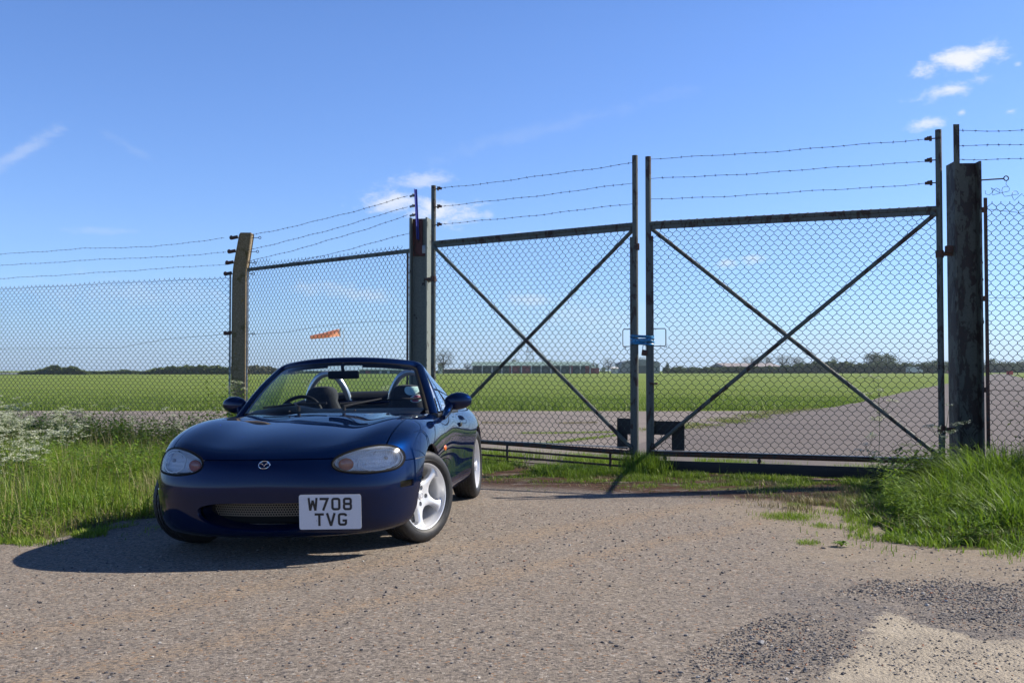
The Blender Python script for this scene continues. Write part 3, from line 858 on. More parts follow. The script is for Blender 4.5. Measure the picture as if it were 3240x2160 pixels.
# number plate ------------------------------------------------------
def ribbon(mb, pts, w, closed=False, depth=.0012, org=None):
    P = [Vector((a, b)) for a, b in pts]; n = len(P); L_, R_ = [], []
    for i, p in enumerate(P):
        a = P[i-1] if (i or closed) else None; b = P[(i+1) % n] if (i < n-1 or closed) else None
        d1 = (p-a).normalized() if a is not None else None; d2 = (b-p).normalized() if b is not None else None
        d1 = d1 or d2; d2 = d2 or d1; n1 = Vector((-d1.y, d1.x)); n2 = Vector((-d2.y, d2.x))
        m_ = (n1+n2); m_ = m_/m_.length if m_.length > 1e-6 else n1; k = w/2/max(.35, m_.dot(n1))
        L_.append(p+m_*k); R_.append(p-m_*k)
    V = [org(v.x, v.y, depth) for v in L_]+[org(v.x, v.y, depth) for v in R_]
    F = [(i, (i+1) % n, n+(i+1) % n, n+i) for i in range(n if closed else n-1)]
    mb.add(V, F)
def rrect(x0, y0, x1, y1, r, n=5):
    o = []
    for cx, cy, a0 in ((x1-r, y1-r, 0), (x0+r, y1-r, 90), (x0+r, y0+r, 180), (x1-r, y0+r, 270)):
        o += [(cx+r*math.cos(R(a0+90*k/n)), cy+r*math.sin(R(a0+90*k/n))) for k in range(n+1)]
    return o
def glyph(mb, ch, x, y, w, h, org):
    s = h*.185; i = s/2; G_ = lambda pts, **k: ribbon(mb, [(x+a*w, y+b*h) for a, b in pts], s, org=org, **k)
    ix, iy = i/w, i/h
    if ch == 'W': [ribbon(mb, [(x+a*w, y+b*h), (x+c_*w, y+d_*h)], s*.92, org=org, depth=.0012+.00003*n_) for n_, (a, b, c_, d_) in enumerate(((.07, 1, .22, .0), (.22, 0, .5, .80), (.5, .80, .78, 0), (.78, 0, .93, 1)))]
    if ch == '7': G_([(0, 1-iy), (1-ix*1.15, 1-iy), (.36, 0)])
    if ch == '0': ribbon(mb, rrect(x+i, y+i, x+w-i, y+h-i, s*.75), s, True, org=org)
    if ch == '8':
        ribbon(mb, rrect(x+i*1.1, y+h/2-i*.05, x+w-i*1.1, y+h-i, s*.7), s, True, org=org); ribbon(mb, rrect(x+i, y+i, x+w-i, y+h/2+i*.05, s*.7), s, True, org=org, depth=.00125)
    if ch == 'T': G_([(0, 1-iy), (1, 1-iy)]); G_([(.5, 1-iy), (.5, 0)], depth=.00125)
    if ch == 'V': [ribbon(mb, [(x+a*w, y+b*h), (x+c_*w, y+d_*h)], s, org=org, depth=.0012+.00004*n_) for n_, (a, b, c_, d_) in enumerate(((.09, 1, .5, .0), (.5, 0, .91, 1)))]
    if ch == 'G':
        r = s*.75; x0, y0, x1, y1 = x+i, y+i, x+w-i, y+h-i
        p = [(x1, y1-.16*h), (x1-.02*w, y1-.05*h)]+[(x1-r+r*math.cos(R(a)), y1-r+r*math.sin(R(a))) for a in (60, 90)]
        p += [(x0+r+r*math.cos(R(a)), y1-r+r*math.sin(R(a))) for a in (90, 120, 150, 180)]
        p += [(x0+r+r*math.cos(R(a)), y0+r+r*math.sin(R(a))) for a in (180, 210, 240, 270)]
        p += [(x1-r+r*math.cos(R(a)), y0+r+r*math.sin(R(a))) for a in (270, 300, 330, 360)]
        p += [(x1, y+.50*h-i)]
        ribbon(mb, p, s, org=org); ribbon(mb, [(x1+i, y+.50*h-i), (x+.50*w, y+.50*h-i)], s, org=org, depth=.00125)
PW, PH = .350, .196; pc = Vector((.780, .385, .293)); pu = Vector((-math.sin(R(8)), math.cos(R(8)), -.014)); pn = Vector((math.cos(R(8)), math.sin(R(8)), 0)); pz = Vector((.02, 0, 1))
org = lambda a, b, d: pc+pu*a+pz*b+pn*d
q = MB(); q.prism(rrect(-PW/2, -PH/2, PW/2, PH/2, .012), -.003, 0, org); pl = q.build('number_plate', M['plate'], car, smooth=False)
q = MB(); ch_h, ch_w = .072, .052; gap = .0132
def line(txt, xc_, y):
    tot = len(txt)*ch_w+(len(txt)-1)*gap; x = xc_-tot/2
    # seen from the front the car's left is on the viewer's right, so +a runs right
    for c in txt: glyph(q, c, x, y, ch_w, ch_h, org); x += ch_w+gap
line('W708', .0, .0085); line('TVG', .003, -.0785)
q.build('plate_lettering', M['ink'], pl, smooth=False)
for a, b in ((-.05, -.030), (.103, -.018)):
    q = MB(); q.ball(org(a, b, .001), .004, 10, 6); q.build('plate_screw', M['plate'], pl)
q = MB(); q.box(pc-pn*.03, (.05, .16, .10), rot=Matrix.Rotation(R(11), 3, 'Z')); q.build('plate_bracket', M['black'], pl, smooth=False)

# wheels ------------------------------------------------------------
def make_wheel(sg):
    """origin at hub centre, +y outboard when sg=1"""
    Yo = .082   # lip plane
    NTH, NR = 240, 26
    rad = np.linspace(.0, .197, NR); V = []; Fq = []
    def face_h(r, t):     # t = lateral distance from spoke axis / half width
        return np.interp(r, [0, .03, .055, .078, .11, .15, .18, .197], [.040, .041, .044, .046, .052, .060, .066, .064])-.010*min(1.4, t)**2.2*np.interp(r, [0, .07, .09], [0, .2, 1])
    def hw(r): return np.interp(r, [0, .07, .085, .10, .13, .16, .18, .197], [.20, .078, .044, .029, .020, .0205, .030, .056])
    for r in rad:
        for k in range(NTH):
            a = 2*math.pi*k/NTH; rel = (math.degrees(a)-18) % 72-36; rel = math.radians(rel)
            lat = abs(r*math.sin(rel)) if r > 0 else 0
            V.append((r*math.cos(a), face_h(r, lat/hw(r)), r*math.sin(a)))
    V = np.array(V)
    for i in range(NR-1):
        for k in range(NTH): Fq.append((i*NTH+k, (i+1)*NTH+k, (i+1)*NTH+(k+1) % NTH, i*NTH+(k+1) % NTH))
    Fq = [f for f in Fq if len({tuple(np.round(V[j], 7)) for j in f}) > 2] 
    pm = recalc(PM(V, V*0, Fq))
    if pm.N[:, 1].sum() < 0: pm.F = [f[::-1] for f in pm.F]; pm = recalc(pm)
    def spoke(V):
        r = np.hypot(V[:, 0], V[:, 2]); a = np.degrees(np.arctan2(V[:, 2], V[:, 0])); rel = np.radians((a-18) % 72-36)
        return np.interp(r, [0, .07, .085, .10, .13, .16, .18, .197], [.20, .078, .044, .029, .020, .0205, .030, .056])-np.abs(r*np.sin(rel))
    pm = pm.clip(spoke)
    lug = lambda V: np.min([np.hypot(V[:, 0]-.050*math.cos(R(a)), V[:, 2]-.050*math.sin(R(a))) for a in (0, 90, 180, 270)], 0)-.0150
    pm = pm.clip(lug)
    pm = pm.flange(.030, None, lambda v, n: np.array([0, -1., 0]))
    q = MB(); q.add([tuple(v) for v in pm.V], pm.F)
    q.lathe([(.196, .060), (.1985, .070), (.203, .082), (.208, .084), (.209, .078), (.204, .07), (.196, .045), (.190, .01), (.186, -.03), (.186, -.085), (.20, -.10), (.205, -.11), (.198, -.10), (.180, -.08), (.180, -.02), (.184, .02), (.190, .05)], 96, closed=True)
    if sg < 0: q.V = [(v[0], -v[1], v[2]) for v in q.V]; q.F = [f[::-1] for f in q.F]
    rim_ = mobj('wheel', q.V, q.F, M['alloy'], None)
    bm = bmesh.new(); bm.from_mesh(rim_.data); bm.normal_update()
    for e in bm.edges: e.smooth = not (len(e.link_faces) == 2 and e.calc_face_angle(0) > R(40))
    bm.to_mesh(rim_.data); bm.free()
    ysg = lambda mb_: setattr(mb_, 'V', [(v[0], v[1]*sg, v[2]) for v in mb_.V]) or mb_
    # tyre with moulded tread
    prof = [(.203, .074), (.210, .084), (.224, .094), (.242, .0985), (.258, .097), (.272, .091), (.281, .083), (.2855, .074), (.2875, .062), (.288, .050), (.2885, .044), (.280, .0425), (.280, .0355), (.2888, .034), (.289, .020), (.289, .0165), (.280, .015), (.280, .008), (.289, .0065), (.289, 0)]
    prof = prof+[(r, -y) for r, y in prof[:-1]][::-1]
    n = 240; V = []; F = []; K = len(prof)
    for k in range(n):
        a = 2*math.pi*k/n
        for (r, y) in prof:
            rr_ = r
            if r > .2865 and abs(y) > .018:
                ph = (k+int(abs(y)*420)) % 6
                if ph == 0: rr_ -= .005
            if .281 <= r <= .2865 and (k % 6) == 0: rr_ -= .003
            V.append((rr_*math.cos(a), y, rr_*math.sin(a)))
    for k in range(n):
        for i in range(K-1): a, b = k*K, ((k+1) % n)*K; F.append((a+i, b+i, b+i+1, a+i+1)[::-1])
    q = MB(); q.add(V, F); q.tube([(.229*math.cos(t), .0955, .229*math.sin(t)) for t in np.linspace(0, 2*math.pi, 96, endpoint=False)], .0016, 6, closed=True)
    ysg(q).build('tyre', M['rubber'], rim_, angle=40)
    q = MB(); q.lathe([(.03, -.01), (.130, -.01), (.132, -.014), (.132, -.03), (.03, -.03)], 64, closed=True); q.lathe([(.02, -.05), (.176, -.05), (.176, -.055), (.02, -.055)], 48, closed=True); q.box((.09, -.02, .07), (.07, .08, .10), bev=.012)
    ysg(q).build('brake_disc', M['brake'], rim_)
    q = MB(); q.lathe([(.0001, .0435), (.020, .0435), (.026, .042), (.029, .040)], 40); q.tube([(.0215*math.cos(t), .0437, .0215*math.sin(t)) for t in np.linspace(0, 2*math.pi, 32, endpoint=False)], .0011, 6, closed=True)
    q.tube([(-.013, .0437, .003), (0, .0437, -.008), (.013, .0437, .003)], .0014, 6)
    ysg(q).build('centre_cap', simple('cap_silver', (.6, .6, .62), .4, metal=.5), rim_)
    for a in (0, 90, 180, 270):
        q = MB(); c = (.050*math.cos(R(a)), 0, .050*math.sin(R(a)))
        q.tube([(c[0], .012, c[2]), (c[0], .036, c[2])], [.0095, .0085], 6); q.tube([(c[0], .010, c[2]), (c[0], .018, c[2])], .0135, 16, m=0)
        ysg(q).build('wheel_nut', M['steel'], rim_)
    return rim_
wl = make_wheel(1); wr_ = make_wheel(-1)
for (proto, x, sg, steer) in ((wl, 0, 1, -28.0), (wr_, 0, -1, -28.0), (wl, -2.265, 1, 0), (wr_, -2.265, -1, 0)):
    o = proto if x == 0 else copy_tree(proto)
    o.parent = car; o.location = (x, sg*.722, .2885); o.rotation_euler = (0, R({(0, 1): -6, (0, -1): 50}.get((x, sg), 8)), R(steer))
    o.rotation_mode = 'ZXY' if False else 'XYZ'
# ---------------------------------------------------------------- gates and fences
def at(px, py, Y):
    """world point seen at photo pixel (3240x2160) at depth Y"""
    a = (px-1620)/FPX; b = -(py-1080)/FPX; c_, s_ = math.cos(PITCH), math.sin(PITCH)
    d = Vector((a, c_-b*s_, s_+b*c_)); return Vector((0, 0, CAM_H))+d*(Y/d.y)
def painted_steel(name, base_c, rust_c, thr=.56, rust2=(.03, .014, .009)):
    m, t, p, co = newmat(name)
    st = t.n('ShaderNodeMapping'); st.inputs['Scale'].default_value = (1, 1, .45); t.link(co, st.inputs[0])
    f = t.noise(st.outputs[0], 9, 8, .68, .6); f2 = t.noise(co, 60, 4); f3 = t.noise(co, 3.2, 3)
    a = t.ramp(f2, [(.3, tuple(c*.8 for c in base_c)), (.7, tuple(c*1.15 for c in base_c))])
    b = t.ramp(f2, [(.35, rust2), (.65, rust_c)])
    k = t.ramp(t.math('ADD', f, t.math('MULTIPLY', t.math('SUBTRACT', f3, .5), .22)), [(thr-.012, 0.), (thr+.012, 1.)])
    t.link(t.mix(k, a, b), p.inputs['Base Color']); p.inputs['Roughness'].default_value = .62
    t.link(t.bump(t.math('SUBTRACT', t.math('MULTIPLY', f2, .4), k), .7, .003), p.inputs['Normal'])
    return m
M['green_steel'] = painted_steel('weathered_green_steel', (.072, .085, .074), (.036, .024, .018), .55)
M['post_steel'] = painted_steel('peeling_green_post', (.150, .168, .142), (.040, .036, .030), .63)
M['dark_steel'] = painted_steel('peeling_dark_post', (.075, .080, .062), (.014, .011, .009), .50)
M['rusty'] = painted_steel('rusty_steel', (.035, .030, .028), (.10, .032, .016), .46)
M['wire'] = simple('green_coated_wire', (.038, .052, .048), .36, metal=.6)
M['wire_grey'] = simple('galvanised_wire', (.028, .034, .037), .42, metal=.6)
M['barb'] = simple('old_barbed_wire', (.040, .034, .030), .7, metal=.3)
M['galv'] = simple('galvanised_bar', (.26, .28, .29), .45, metal=.6, nscale=25, namp=.2)
M['black_rubber'] = simple('black_guard_plate', (.012, .013, .016), .7, nscale=8, bump=.2)
M['blue'] = simple('blue_painted_angle', (.03, .04, .26), .5, nscale=40, namp=.15)
M['blue_sleeve'] = simple('blue_plastic_sleeve', (.008, .16, .34), .3, nscale=50, namp=.35, bump=.4, bscale=90)
M['maroon'] = painted_steel('red_oxide_plate', (.085, .020, .014), (.03, .012, .009), .56)

def chain_link(name, A, B, z0, z1, parent, pitch=.083, vp=.095, r=.0034, mat=None, amp=.006, bulge=.0, z1b=None, holes=(), seed=1, depthdir=None):
    """woven diamonds between ground points A and B"""
    rg = np.random.default_rng(seed)
    A = Vector((A[0], A[1], 0)); B = Vector((B[0], B[1], 0)); L = (B-A).length; u = (B-A)/L; nn = Vector((u.y, -u.x, 0))
    z1b = z1 if z1b is None else z1b
    ph = rg.uniform(0, 6.28, 8)
    def pos(x, z, d):
        wx = amp*(math.sin(z*2.3+x*1.1+ph[0])+.6*math.sin(z*5.1-x*2.0+ph[1])+.4*math.sin(x*7+ph[4]))
        wz = amp*(math.sin(x*1.9+z*.8+ph[2])+.6*math.sin(x*4.3+z*1.7+ph[3])+.35*math.sin(z*9+ph[5]))
        wd = amp*2.5*math.sin(x*1.7+z*1.1+ph[6])+bulge*math.sin(math.pi*x/L)
        return A+u*(x+wx)+nn*(d+wd)+Vector((0, 0, z+wz))
    V = []; F = []
    n = int(L/pitch*2)
    for i in range(n):
        xc_ = (i+.5)*pitch/2
        zt = z1+(z1b-z1)*xc_/L
        m_ = int((zt-z0)/(vp/2)); pts = []
        for k in range(m_+1):
            z = z0+k*vp/2; side = 1 if (k+i) % 2 else -1
            x = xc_+side*pitch/4; kn = .0085
            d = side*r*1.1
            jx = rg.normal(0, .0009); jz = rg.normal(0, .0012)
            pts.append((x+jx, z-kn+jz, -d)); pts.append((x+jx, z+kn+jz, d))
        seg = []
        for p in pts:
            if any(h0 < p[0] < h1 and a0 < p[1] < a1 for h0, h1, a0, a1 in holes):
                if len(seg) > 1: _wire(V, F, seg, r)
                seg = []
            else: seg.append(pos(*p))
        if len(seg) > 1: _wire(V, F, seg, r)
    return mobj(name, V, np.array(F), mat or M['wire'], parent, smooth=False)
def _wire(V, F, P, r):
    k0 = len(V); n = len(P)
    for i, p in enumerate(P):
        t = (P[min(i+1, n-1)]-P[max(i-1, 0)]).normalized(); a = Vector((.1, -1, .05)); a = (a-t*a.dot(t)).normalized(); b = t.cross(a)
        for q in range(3):
            an = 2*math.pi*q/3+.5; V.append(tuple(p+(a*math.cos(an)+b*math.sin(an))*r))
    for i in range(n-1):
        for q in range(3): F.append((k0+i*3+q, k0+i*3+(q+1) % 3, k0+i*3+3+(q+1) % 3, k0+i*3+3+q))

def barbed(name, A, B, parent, sag=.02, r=.0027, barbs=True, ctrl=None, seed=0, step=.11):
    rg = np.random.default_rng(seed+11); A, B = Vector(A), Vector(B); L = (B-A).length; q = MB()
    n = max(8, int(L/.05)); pts = []
    u = (B-A).normalized(); s_ = u.cross(Vector((0, 0, 1))).normalized(); w = s_.cross(u)
    ph = rg.uniform(0, 6, 3)
    for i in range(n+1):
        t = i/n; z = -sag*4*t*(1-t)
        if ctrl: z += float(np.interp(t, [c[0] for c in ctrl], [c[1] for c in ctrl]))
        z += .004*math.sin(t*L*4+ph[0])+.003*math.sin(t*L*11+ph[1])
        pts.append(A.lerp(B, t)+Vector((0, 0, z)))
    q.tube(pts, r, 4)
    if barbs:
        x = .05
        while x < L-.05:
            t = x/L; i = min(n-1, int(t*n)); p = pts[i].lerp(pts[i+1], t*n-i)
            for k in range(2):
                a = rg.uniform(0, math.pi); d = (s_*math.cos(a)+w*math.sin(a)+u*rg.uniform(-.5, .5)).normalized()
                q.tube([p-d*.017, p+d*.017], .0013, 3, caps=False)
            q.tube([p-u*.009, p+u*.009], r*1.8, 4)
            x += step*rg.uniform(.9, 1.1)
    return q.build(name, M['barb'], parent, smooth=False)

def strainer(q, p, d, s=1.):
    """ratchet wire strainer at p pointing along d"""
    d = Vector(d).normalized(); p = Vector(p); w = Vector((0, 0, 1))
    q.tube([p, p+d*.05*s], .006*s, 6); q.tube([p+d*.05*s-w*.022*s, p+d*.05*s+w*.026*s], .013*s, 8)
    q.tube([p+d*.05*s+w*.012*s, p+d*.075*s+w*.02*s, p+d*.10*s], .007*s, 6); q.box(p+d*.085*s, (.04*s, .018*s, .026*s))

def leaf(name, label, H, Mt, ztop, zbot, ztops, wires, side):
    """H hinge foot (x,y), Mt meeting post foot"""
    root = tag(empty(name, (H[0], H[1], 0)), label, 'gate', 'pair of gate leaves')
    loc = Vector((H[0], H[1], 0)); U = Vector((Mt[0]-H[0], Mt[1]-H[1], 0)); L = U.length; u = U/L; nn = Vector((u.y, -u.x, 0))
    if nn.y > 0: nn = -nn
    P = lambda x, z, d=0.: u*x+Vector((0, 0, z))+nn*d
    lv = [P(0, z, 0) for z in np.linspace(zbot[0]-.12, ztops[0], 9)]
    q = MB(); q.tube(lv, .030, 14); q.build('hinge_stile', M['green_steel'], root)
    q = MB(); q.tube([P(L, z) for z in np.linspace(zbot[1]-.16, ztops[1], 9)], .031, 14)
    q.box(P(L-.034, (ztop+zbot[1])/2-.05, .014), (.045, .006, ztop-zbot[1]-.16), rot=Matrix.Rotation(math.atan2(u.y, u.x), 3, 'Z'))
    q.build('meeting_stile', M['green_steel'], root)
    q = MB(); q.tube([P(x, ztop) for x in np.linspace(.0, L, 12)], .026, 14); q.build('top_rail', M['green_steel'], root)
    rz = Matrix.Rotation(math.atan2(u.y, u.x), 3, 'Z')
    q = MB(); q.box(P(L/2, ztop-.042, .016), (L-.10, .006, .042), rot=rz); 
    # wire ties wrapped over the rail
    x = .1
    while x < L-.08:
        q.tube([P(x+.03*math.sin(a)*.5+.012*(a/3.), ztop+.029*math.cos(a), .029*math.sin(a)) for a in np.linspace(-1.2, 2.6, 8)], .0026, 4, m=1); x += .086
    q.build('tie_strip', [M['green_steel'], M['barb']], root)
    bz = lambda x: zbot[0]+(zbot[1]-zbot[0])*x/L
    q = MB(); q.tube([P(x, bz(x)) for x in np.linspace(0, L, 12)], .026, 14); q.build('bottom_rail', M['rusty'], root)
    q = MB()
    ang = Matrix.Rotation(math.atan2(bz(L)-bz(0), L)*(-1), 3, nn)
    q.box(P(L/2, bz(L/2)+.030, .010), (L-.06, .040, .008), rot=rz); q.build('base_strip', M['galv'], root)
    for a, b, nm in ((P(.03, ztop-.05, .028), P(L-.04, bz(L)+.06, .028), 1), (P(L-.03, ztop-.05, -.012), P(.04, bz(0)+.06, -.012), 2)):
        q = MB(); q.tube([a.lerp(b, t) for t in np.linspace(0, 1, 14)], .0215, 12); q.build('diagonal_brace', M['green_steel'], root)
    # corner gussets
    for (x, z, sx, sz) in ((.0, ztop, 1, -1), (L, ztop, -1, -1), (0, bz(0), 1, 1), (L, bz(L), -1, 1)):
        q = MB(); q.prism([(0, 0), (.11, 0), (.06, .05), (0, .10)], -.006, .006, lambda a, b, h, x=x, z=z, sx=sx, sz=sz: P(x+sx*a, z+sz*b, h+.008))
        q.build('corner_gusset', M['rusty'], root, smooth=False)
    hx0, hx1 = L-.03-(.135 if side < 0 else .165), L+.1
    A = loc+P(.03, 0, .0); B = loc+P(L-.03, 0, .0)
    cl = chain_link('chain_link_panel', P(.03, 0)[:2], P(L-.03, 0)[:2], min(zbot)+.03, ztop-.02, root, holes=[(L-.03-(.15 if side < 0 else .19), L+1, 1.33, 1.53)], seed=5+side)
    # bent steel frame round the hole for the lock
    w_ = .135 if side < 0 else .175
    q = MB(); q.tube([P(L-.01, 1.525, .012), P(L-w_, 1.525, .012), P(L-w_-.012, 1.51, .012), P(L-w_-.012, 1.355, .012), P(L-w_, 1.34, .012), P(L-.01, 1.34, .012)], .0055, 6)
    for k in range(5): 
        c = P(L-.03-w_*rng.random(), 1.53 if k % 2 else 1.335, .012); q.tube([c+Vector((rng.normal(0, .012), 0, rng.normal(0, .014))) for _ in range(5)], .0022, 4)
    q.build('lock_hole_frame', M['galv' if side < 0 else 'barb'], root)
    for i, z in enumerate(wires):
        a, b = P(.03, z-.01), P(L-.02, z)
        barbed('barbed_wire', a+u*.10, b, root, sag=.012, seed=i+side*3)
        q = MB(); strainer(q, P(.02, z-.01), u); q.build('wire_strainer', M['rusty'], root)
    # lower bars
    if side < 0:
        for dz, th in ((-.085, .013), (-.160, .013), (-.207, .006)):
            q = MB(); 
            for x0_, x1_ in ((0.0, L*.985),): q.prism([(x0_, 0), (x1_-(.0 if th > .01 else .28), 0)], -1, 1, None) if 0 else q.tube([P(x0_, bz(x0_)+dz*.97, 0), P(x1_-(.0 if th > .01 else .38), bz(x1_)+dz*.93, 0)], 1, n=4, flat=(th*1.3, .006), up=[(0, 0, 1)]*2)
            q.build('lower_bar', M['rusty'], root, smooth=False)
        for x in (L*.40, L*.89): q = MB(); q.box(P(x, bz(x)-.105, .010), (.028, .008, .215), rot=rz); q.build('lower_upright', M['rusty'], root, smooth=False)
    else:
        q = MB(); q.box(P(L/2+.02, .083, .0), (L-.02, .022, .112), rot=rz, bev=.002); q.build('kickboard', M['black_rubber'], root)
        for x in (L*.06, L*.40, L*.97): q = MB(); q.tube([P(L-x, .20, .0), P(L-x, .13, 0)], .012, 8); q.ball(P(L-x, .165, .01), .022, 8, 6); q.build('kickboard_hanger', M['rusty'], root)
    # black L-shaped guard plate near the drop bolt
    gz = .245
    if side < 0: pts = [(L-.03, .57), (L-.245, .57), (L-.245, gz), (L-.118, gz), (L-.118, .40), (L-.03, .40)]
    else: pts = [(L-.02, .55), (L-.37, .55), (L-.37, gz), (L-.235, gz), (L-.235, .405), (L-.02, .405)]
    q = MB(); q.prism(pts, -.004, .004, lambda a, b, h: P(a, b, -.035+h)); q.build('guard_plate', M['black_rubber'], root, smooth=False)
    # hinges and latch
    for z in (2.2, .52): 
        q = MB(); q.tube([P(0, z-.035), P(0, z+.035)], .038, 12); q.tube([P(-.0, z), P(-.13, z)], .022, 10); q.build('hinge', M['rusty'], root)
    q = MB()
    if side < 0: q.box(P(L+.03, 2.40, .01), (.05, .02, .075), rot=rz, bev=.006)
    else: q.tube([P(L-.02, .95, .03), P(L-.10, .945, .04)], .009, 8); q.tube([P(L-.08, .945, .035), P(L-.10, .945, .04)], .013, 8)
    q.build('latch', M['rusty'], root)
    return root
HL_, ML_ = (-.961, 12.6), (1.317, 11.0)
HR_, MR_ = (4.109, 9.89), (1.452, 10.95)
leaf('gate_leaf', 'left chain link gate leaf with lower bars, right behind the parked car', HL_, ML_, 2.64, (.262, .205), (3.346, 3.383), (3.31, 3.09, 2.87), -1)
leaf('gate_leaf', 'right chain link gate leaf with kickboard, hinged beside the dark steel column', HR_, MR_, 2.64, (.215, .207), (3.40, 3.36), (3.33, 3.12, 2.90), 1)

# blue sleeve and padlock that hold the two meeting stiles together
q = MB(); c1, c2 = Vector((1.317, 11.0, 0)), Vector((1.452, 10.95, 0))
for k in range(4):
    z = 1.365+.026*k; loop = []
    d = (c2-c1).normalized(); nn = Vector((d.y, -d.x, 0))
    for a in np.linspace(-math.pi/2, math.pi/2, 8): loop.append(c2+d*.046*math.cos(a)+nn*.050*math.sin(a))
    for a in np.linspace(math.pi/2, 3*math.pi/2, 8): loop.append(c1+d*.046*math.cos(a)+nn*.050*math.sin(a))
    q.tube([p+Vector((rng.normal(0, .0015), rng.normal(0, .0015), z+.009*math.sin(i*.9+k*2))) for i, p in enumerate(loop)], .0145, 8, closed=True)
tag(q.build('security_chain', M['blue_sleeve']), 'bright blue plastic sleeved chain wrapped round both meeting gate posts', 'chain')
pl_ = tag(empty('padlock', (1.40, 10.91, 1.27)), 'dark padlock hanging below the blue wrapped chain', 'padlock')
q = MB(); q.box((0, 0, 0), (.058, .028, .062), bev=.006, rot=Matrix.Rotation(R(8), 3, 'Y')); q.build('lock_body', M['rusty'], pl_)
q = MB(); q.tube([(-.018, 0, .025), (-.018, 0, .065), (-.010, 0, .082), (.010, 0, .082), (.018, 0, .065), (.018, 0, .025)], .0055, 8); q.build('shackle', M['steel'], pl_)

def hbeam(name, label, c, w, dpt, h, ang, mat, extras):
    root = tag(empty(name, (c[0], c[1], 0), (0, 0, ang)), label, 'gate post', 'steel columns holding the gates')
    q = MB(); tf = .020
    q.box((-w/2+tf/2, 0, h/2-.1), (tf, dpt, h+.2)); q.box((w/2-tf/2, 0, h/2-.1), (tf, dpt, h+.2)); q.box((0, 0, h/2-.1), (w-2*tf, .014, h+.2))
    # flaking edge scabs on the flange
    for k in range(46):
        z = rng.uniform(.1, h-.05); s_ = rng.choice((-1, 1)); q.box((s_*(w/2+.0005), -dpt/2+rng.uniform(0, .05), z), (.006, rng.uniform(.01, .03), rng.uniform(.01, .05)))
    q.build('column', mat, root, smooth=False); extras(root, w, dpt, h); return root
def ex_left(root, w, dpt, h):
    q = MB(); q.box((-.035, -.02, 2.73), (.13, .012, .46)); q.box((.02, -.03, 2.56), (.10, .010, .12)); q.build('rusty_backplate', M['maroon'], root, smooth=False)
    q = MB(); q.prism([(-.028, 2.70), (-.004, 2.70), (-.034, 3.325), (-.062, 3.325)], -.003, .003, lambda a, b, k: Vector((a, -.045+k, b)))
    q.prism([(-.028, 2.70), (-.022, 2.70), (-.056, 3.325), (-.062, 3.325)], -.045, .0, lambda a, b, k: Vector((a, -.045+k, b)))
    q.build('wire_arm', M['blue'], root, smooth=False)
    q = MB(); q.box((.055, -.035, 2.58), (.05, .008, .10), bev=.003); q.build('cable_plate', M['galv'], root)
    for z in (3.256, 3.127, 3.013): q = MB(); q.tube([(-.05, -.05, z), (-.13, -.02, z-.012)], .014, 10); q.tube([(-.07, -.045, z), (-.09, -.035, z-.004)], .020, 10); q.build('insulator', M['galv'], root)
    q = MB(); q.box((.10, -.05, 2.2), (.08, .05, .06), bev=.008); q.build('hinge_lug', M['dark_steel'], root)
hbeam('gate_column', 'pale green peeling steel column behind the car with a blue bracket on top', (-1.135, 12.78), .225, .235, 2.965, R(-10), M['post_steel'], ex_left)
def ex_right(root, w, dpt, h):
    q = MB(); q.box((-.092, -.075, 2.90), (.055, .008, 1.06)); q.box((-.070, -.055, 2.90), (.008, .05, 1.06)); q.build('wire_arm', M['dark_steel'], root, smooth=False)
    q = MB(); q.tube([(w/2, -.03, 2.90), (w/2+.24, -.02, 2.915)], .007, 8)
    q.tube([(w/2+.265+.022*math.cos(a), -.02, 2.918+.022*math.sin(a)) for a in np.linspace(0, 6.28, 16, endpoint=False)], .0055, 6, closed=True)
    q.tube([(w/2+.27, -.02, 2.90), (w/2+.262, -.02, 2.86), (w/2+.285, -.02, 2.835)], .002, 4); q.build('eye_bolt', M['barb'], root)
    q = MB(); q.box((-w/2-.02, -.03, 2.24), (.09, .05, .07), bev=.006); q.build('hinge_lug', M['rusty'], root)
    for z in (2.62, 1.77, .90): q = MB(); q.box((w/2+.03, 0, z), (.07, .03, .05), bev=.004); q.build('fence_bracket', M['rusty'], root)
hbeam('gate_column', 'dark scabby steel column at the right end of the gates with paint peeling', (4.335, 9.86), .250, .22, 3.07, R(-3), M['dark_steel'], ex_right)

# cranked concrete post
def concrete(name):
    m, t, p, co = newmat(name)
    f = t.noise(co, 5, 6, .7); f2 = t.noise(co, 45, 4, .6); f3 = t.noise(co, 12, 5, .6)
    a = t.ramp(f2, [(.3, (.15, .110, .060)), (.7, (.28, .220, .135))])
    b = t.mix(t.ramp(f, [(.54, 0.), (.62, .85)]), a, (.10, .080, .022))
    b = t.mix(t.ramp(f3, [(.66, 0.), (.70, .8)]), b, (.26, .16, .03))
    v = t.n('ShaderNodeTexVoronoi'); v.inputs['Scale'].default_value = 26; t.link(co, v.inputs['Vector'])
    b = t.mix(t.ramp(v.outputs['Distance'], [(.10, .8), (.16, 0.)]), b, (.42, .40, .36))
    t.link(b, p.inputs['Base Color']); p.inputs['Roughness'].default_value = .9
    t.link(t.bump(t.math('ADD', f2, t.math('MULTIPLY', f3, .6)), .8, .006), p.inputs['Normal']); return m
M['concrete_post'] = concrete('lichened_concrete')
cp = tag(empty('concrete_fence_post', (-4.06, 15.4, 0)), 'tall cranked concrete fence post with lichen, between two fence runs', 'fence post')
q = MB()
V = []; prof = [(-.2, 0, 0, .112), (1.0, 0, 0, .110), (2.20, 0, 0, .107), (2.42, 0, 0, .106), (2.56, .010, -.01, .105), (2.66, .030, -.05, .103), (3.07, .150, -.24, .094), (3.10, .158, -.25, .080)]
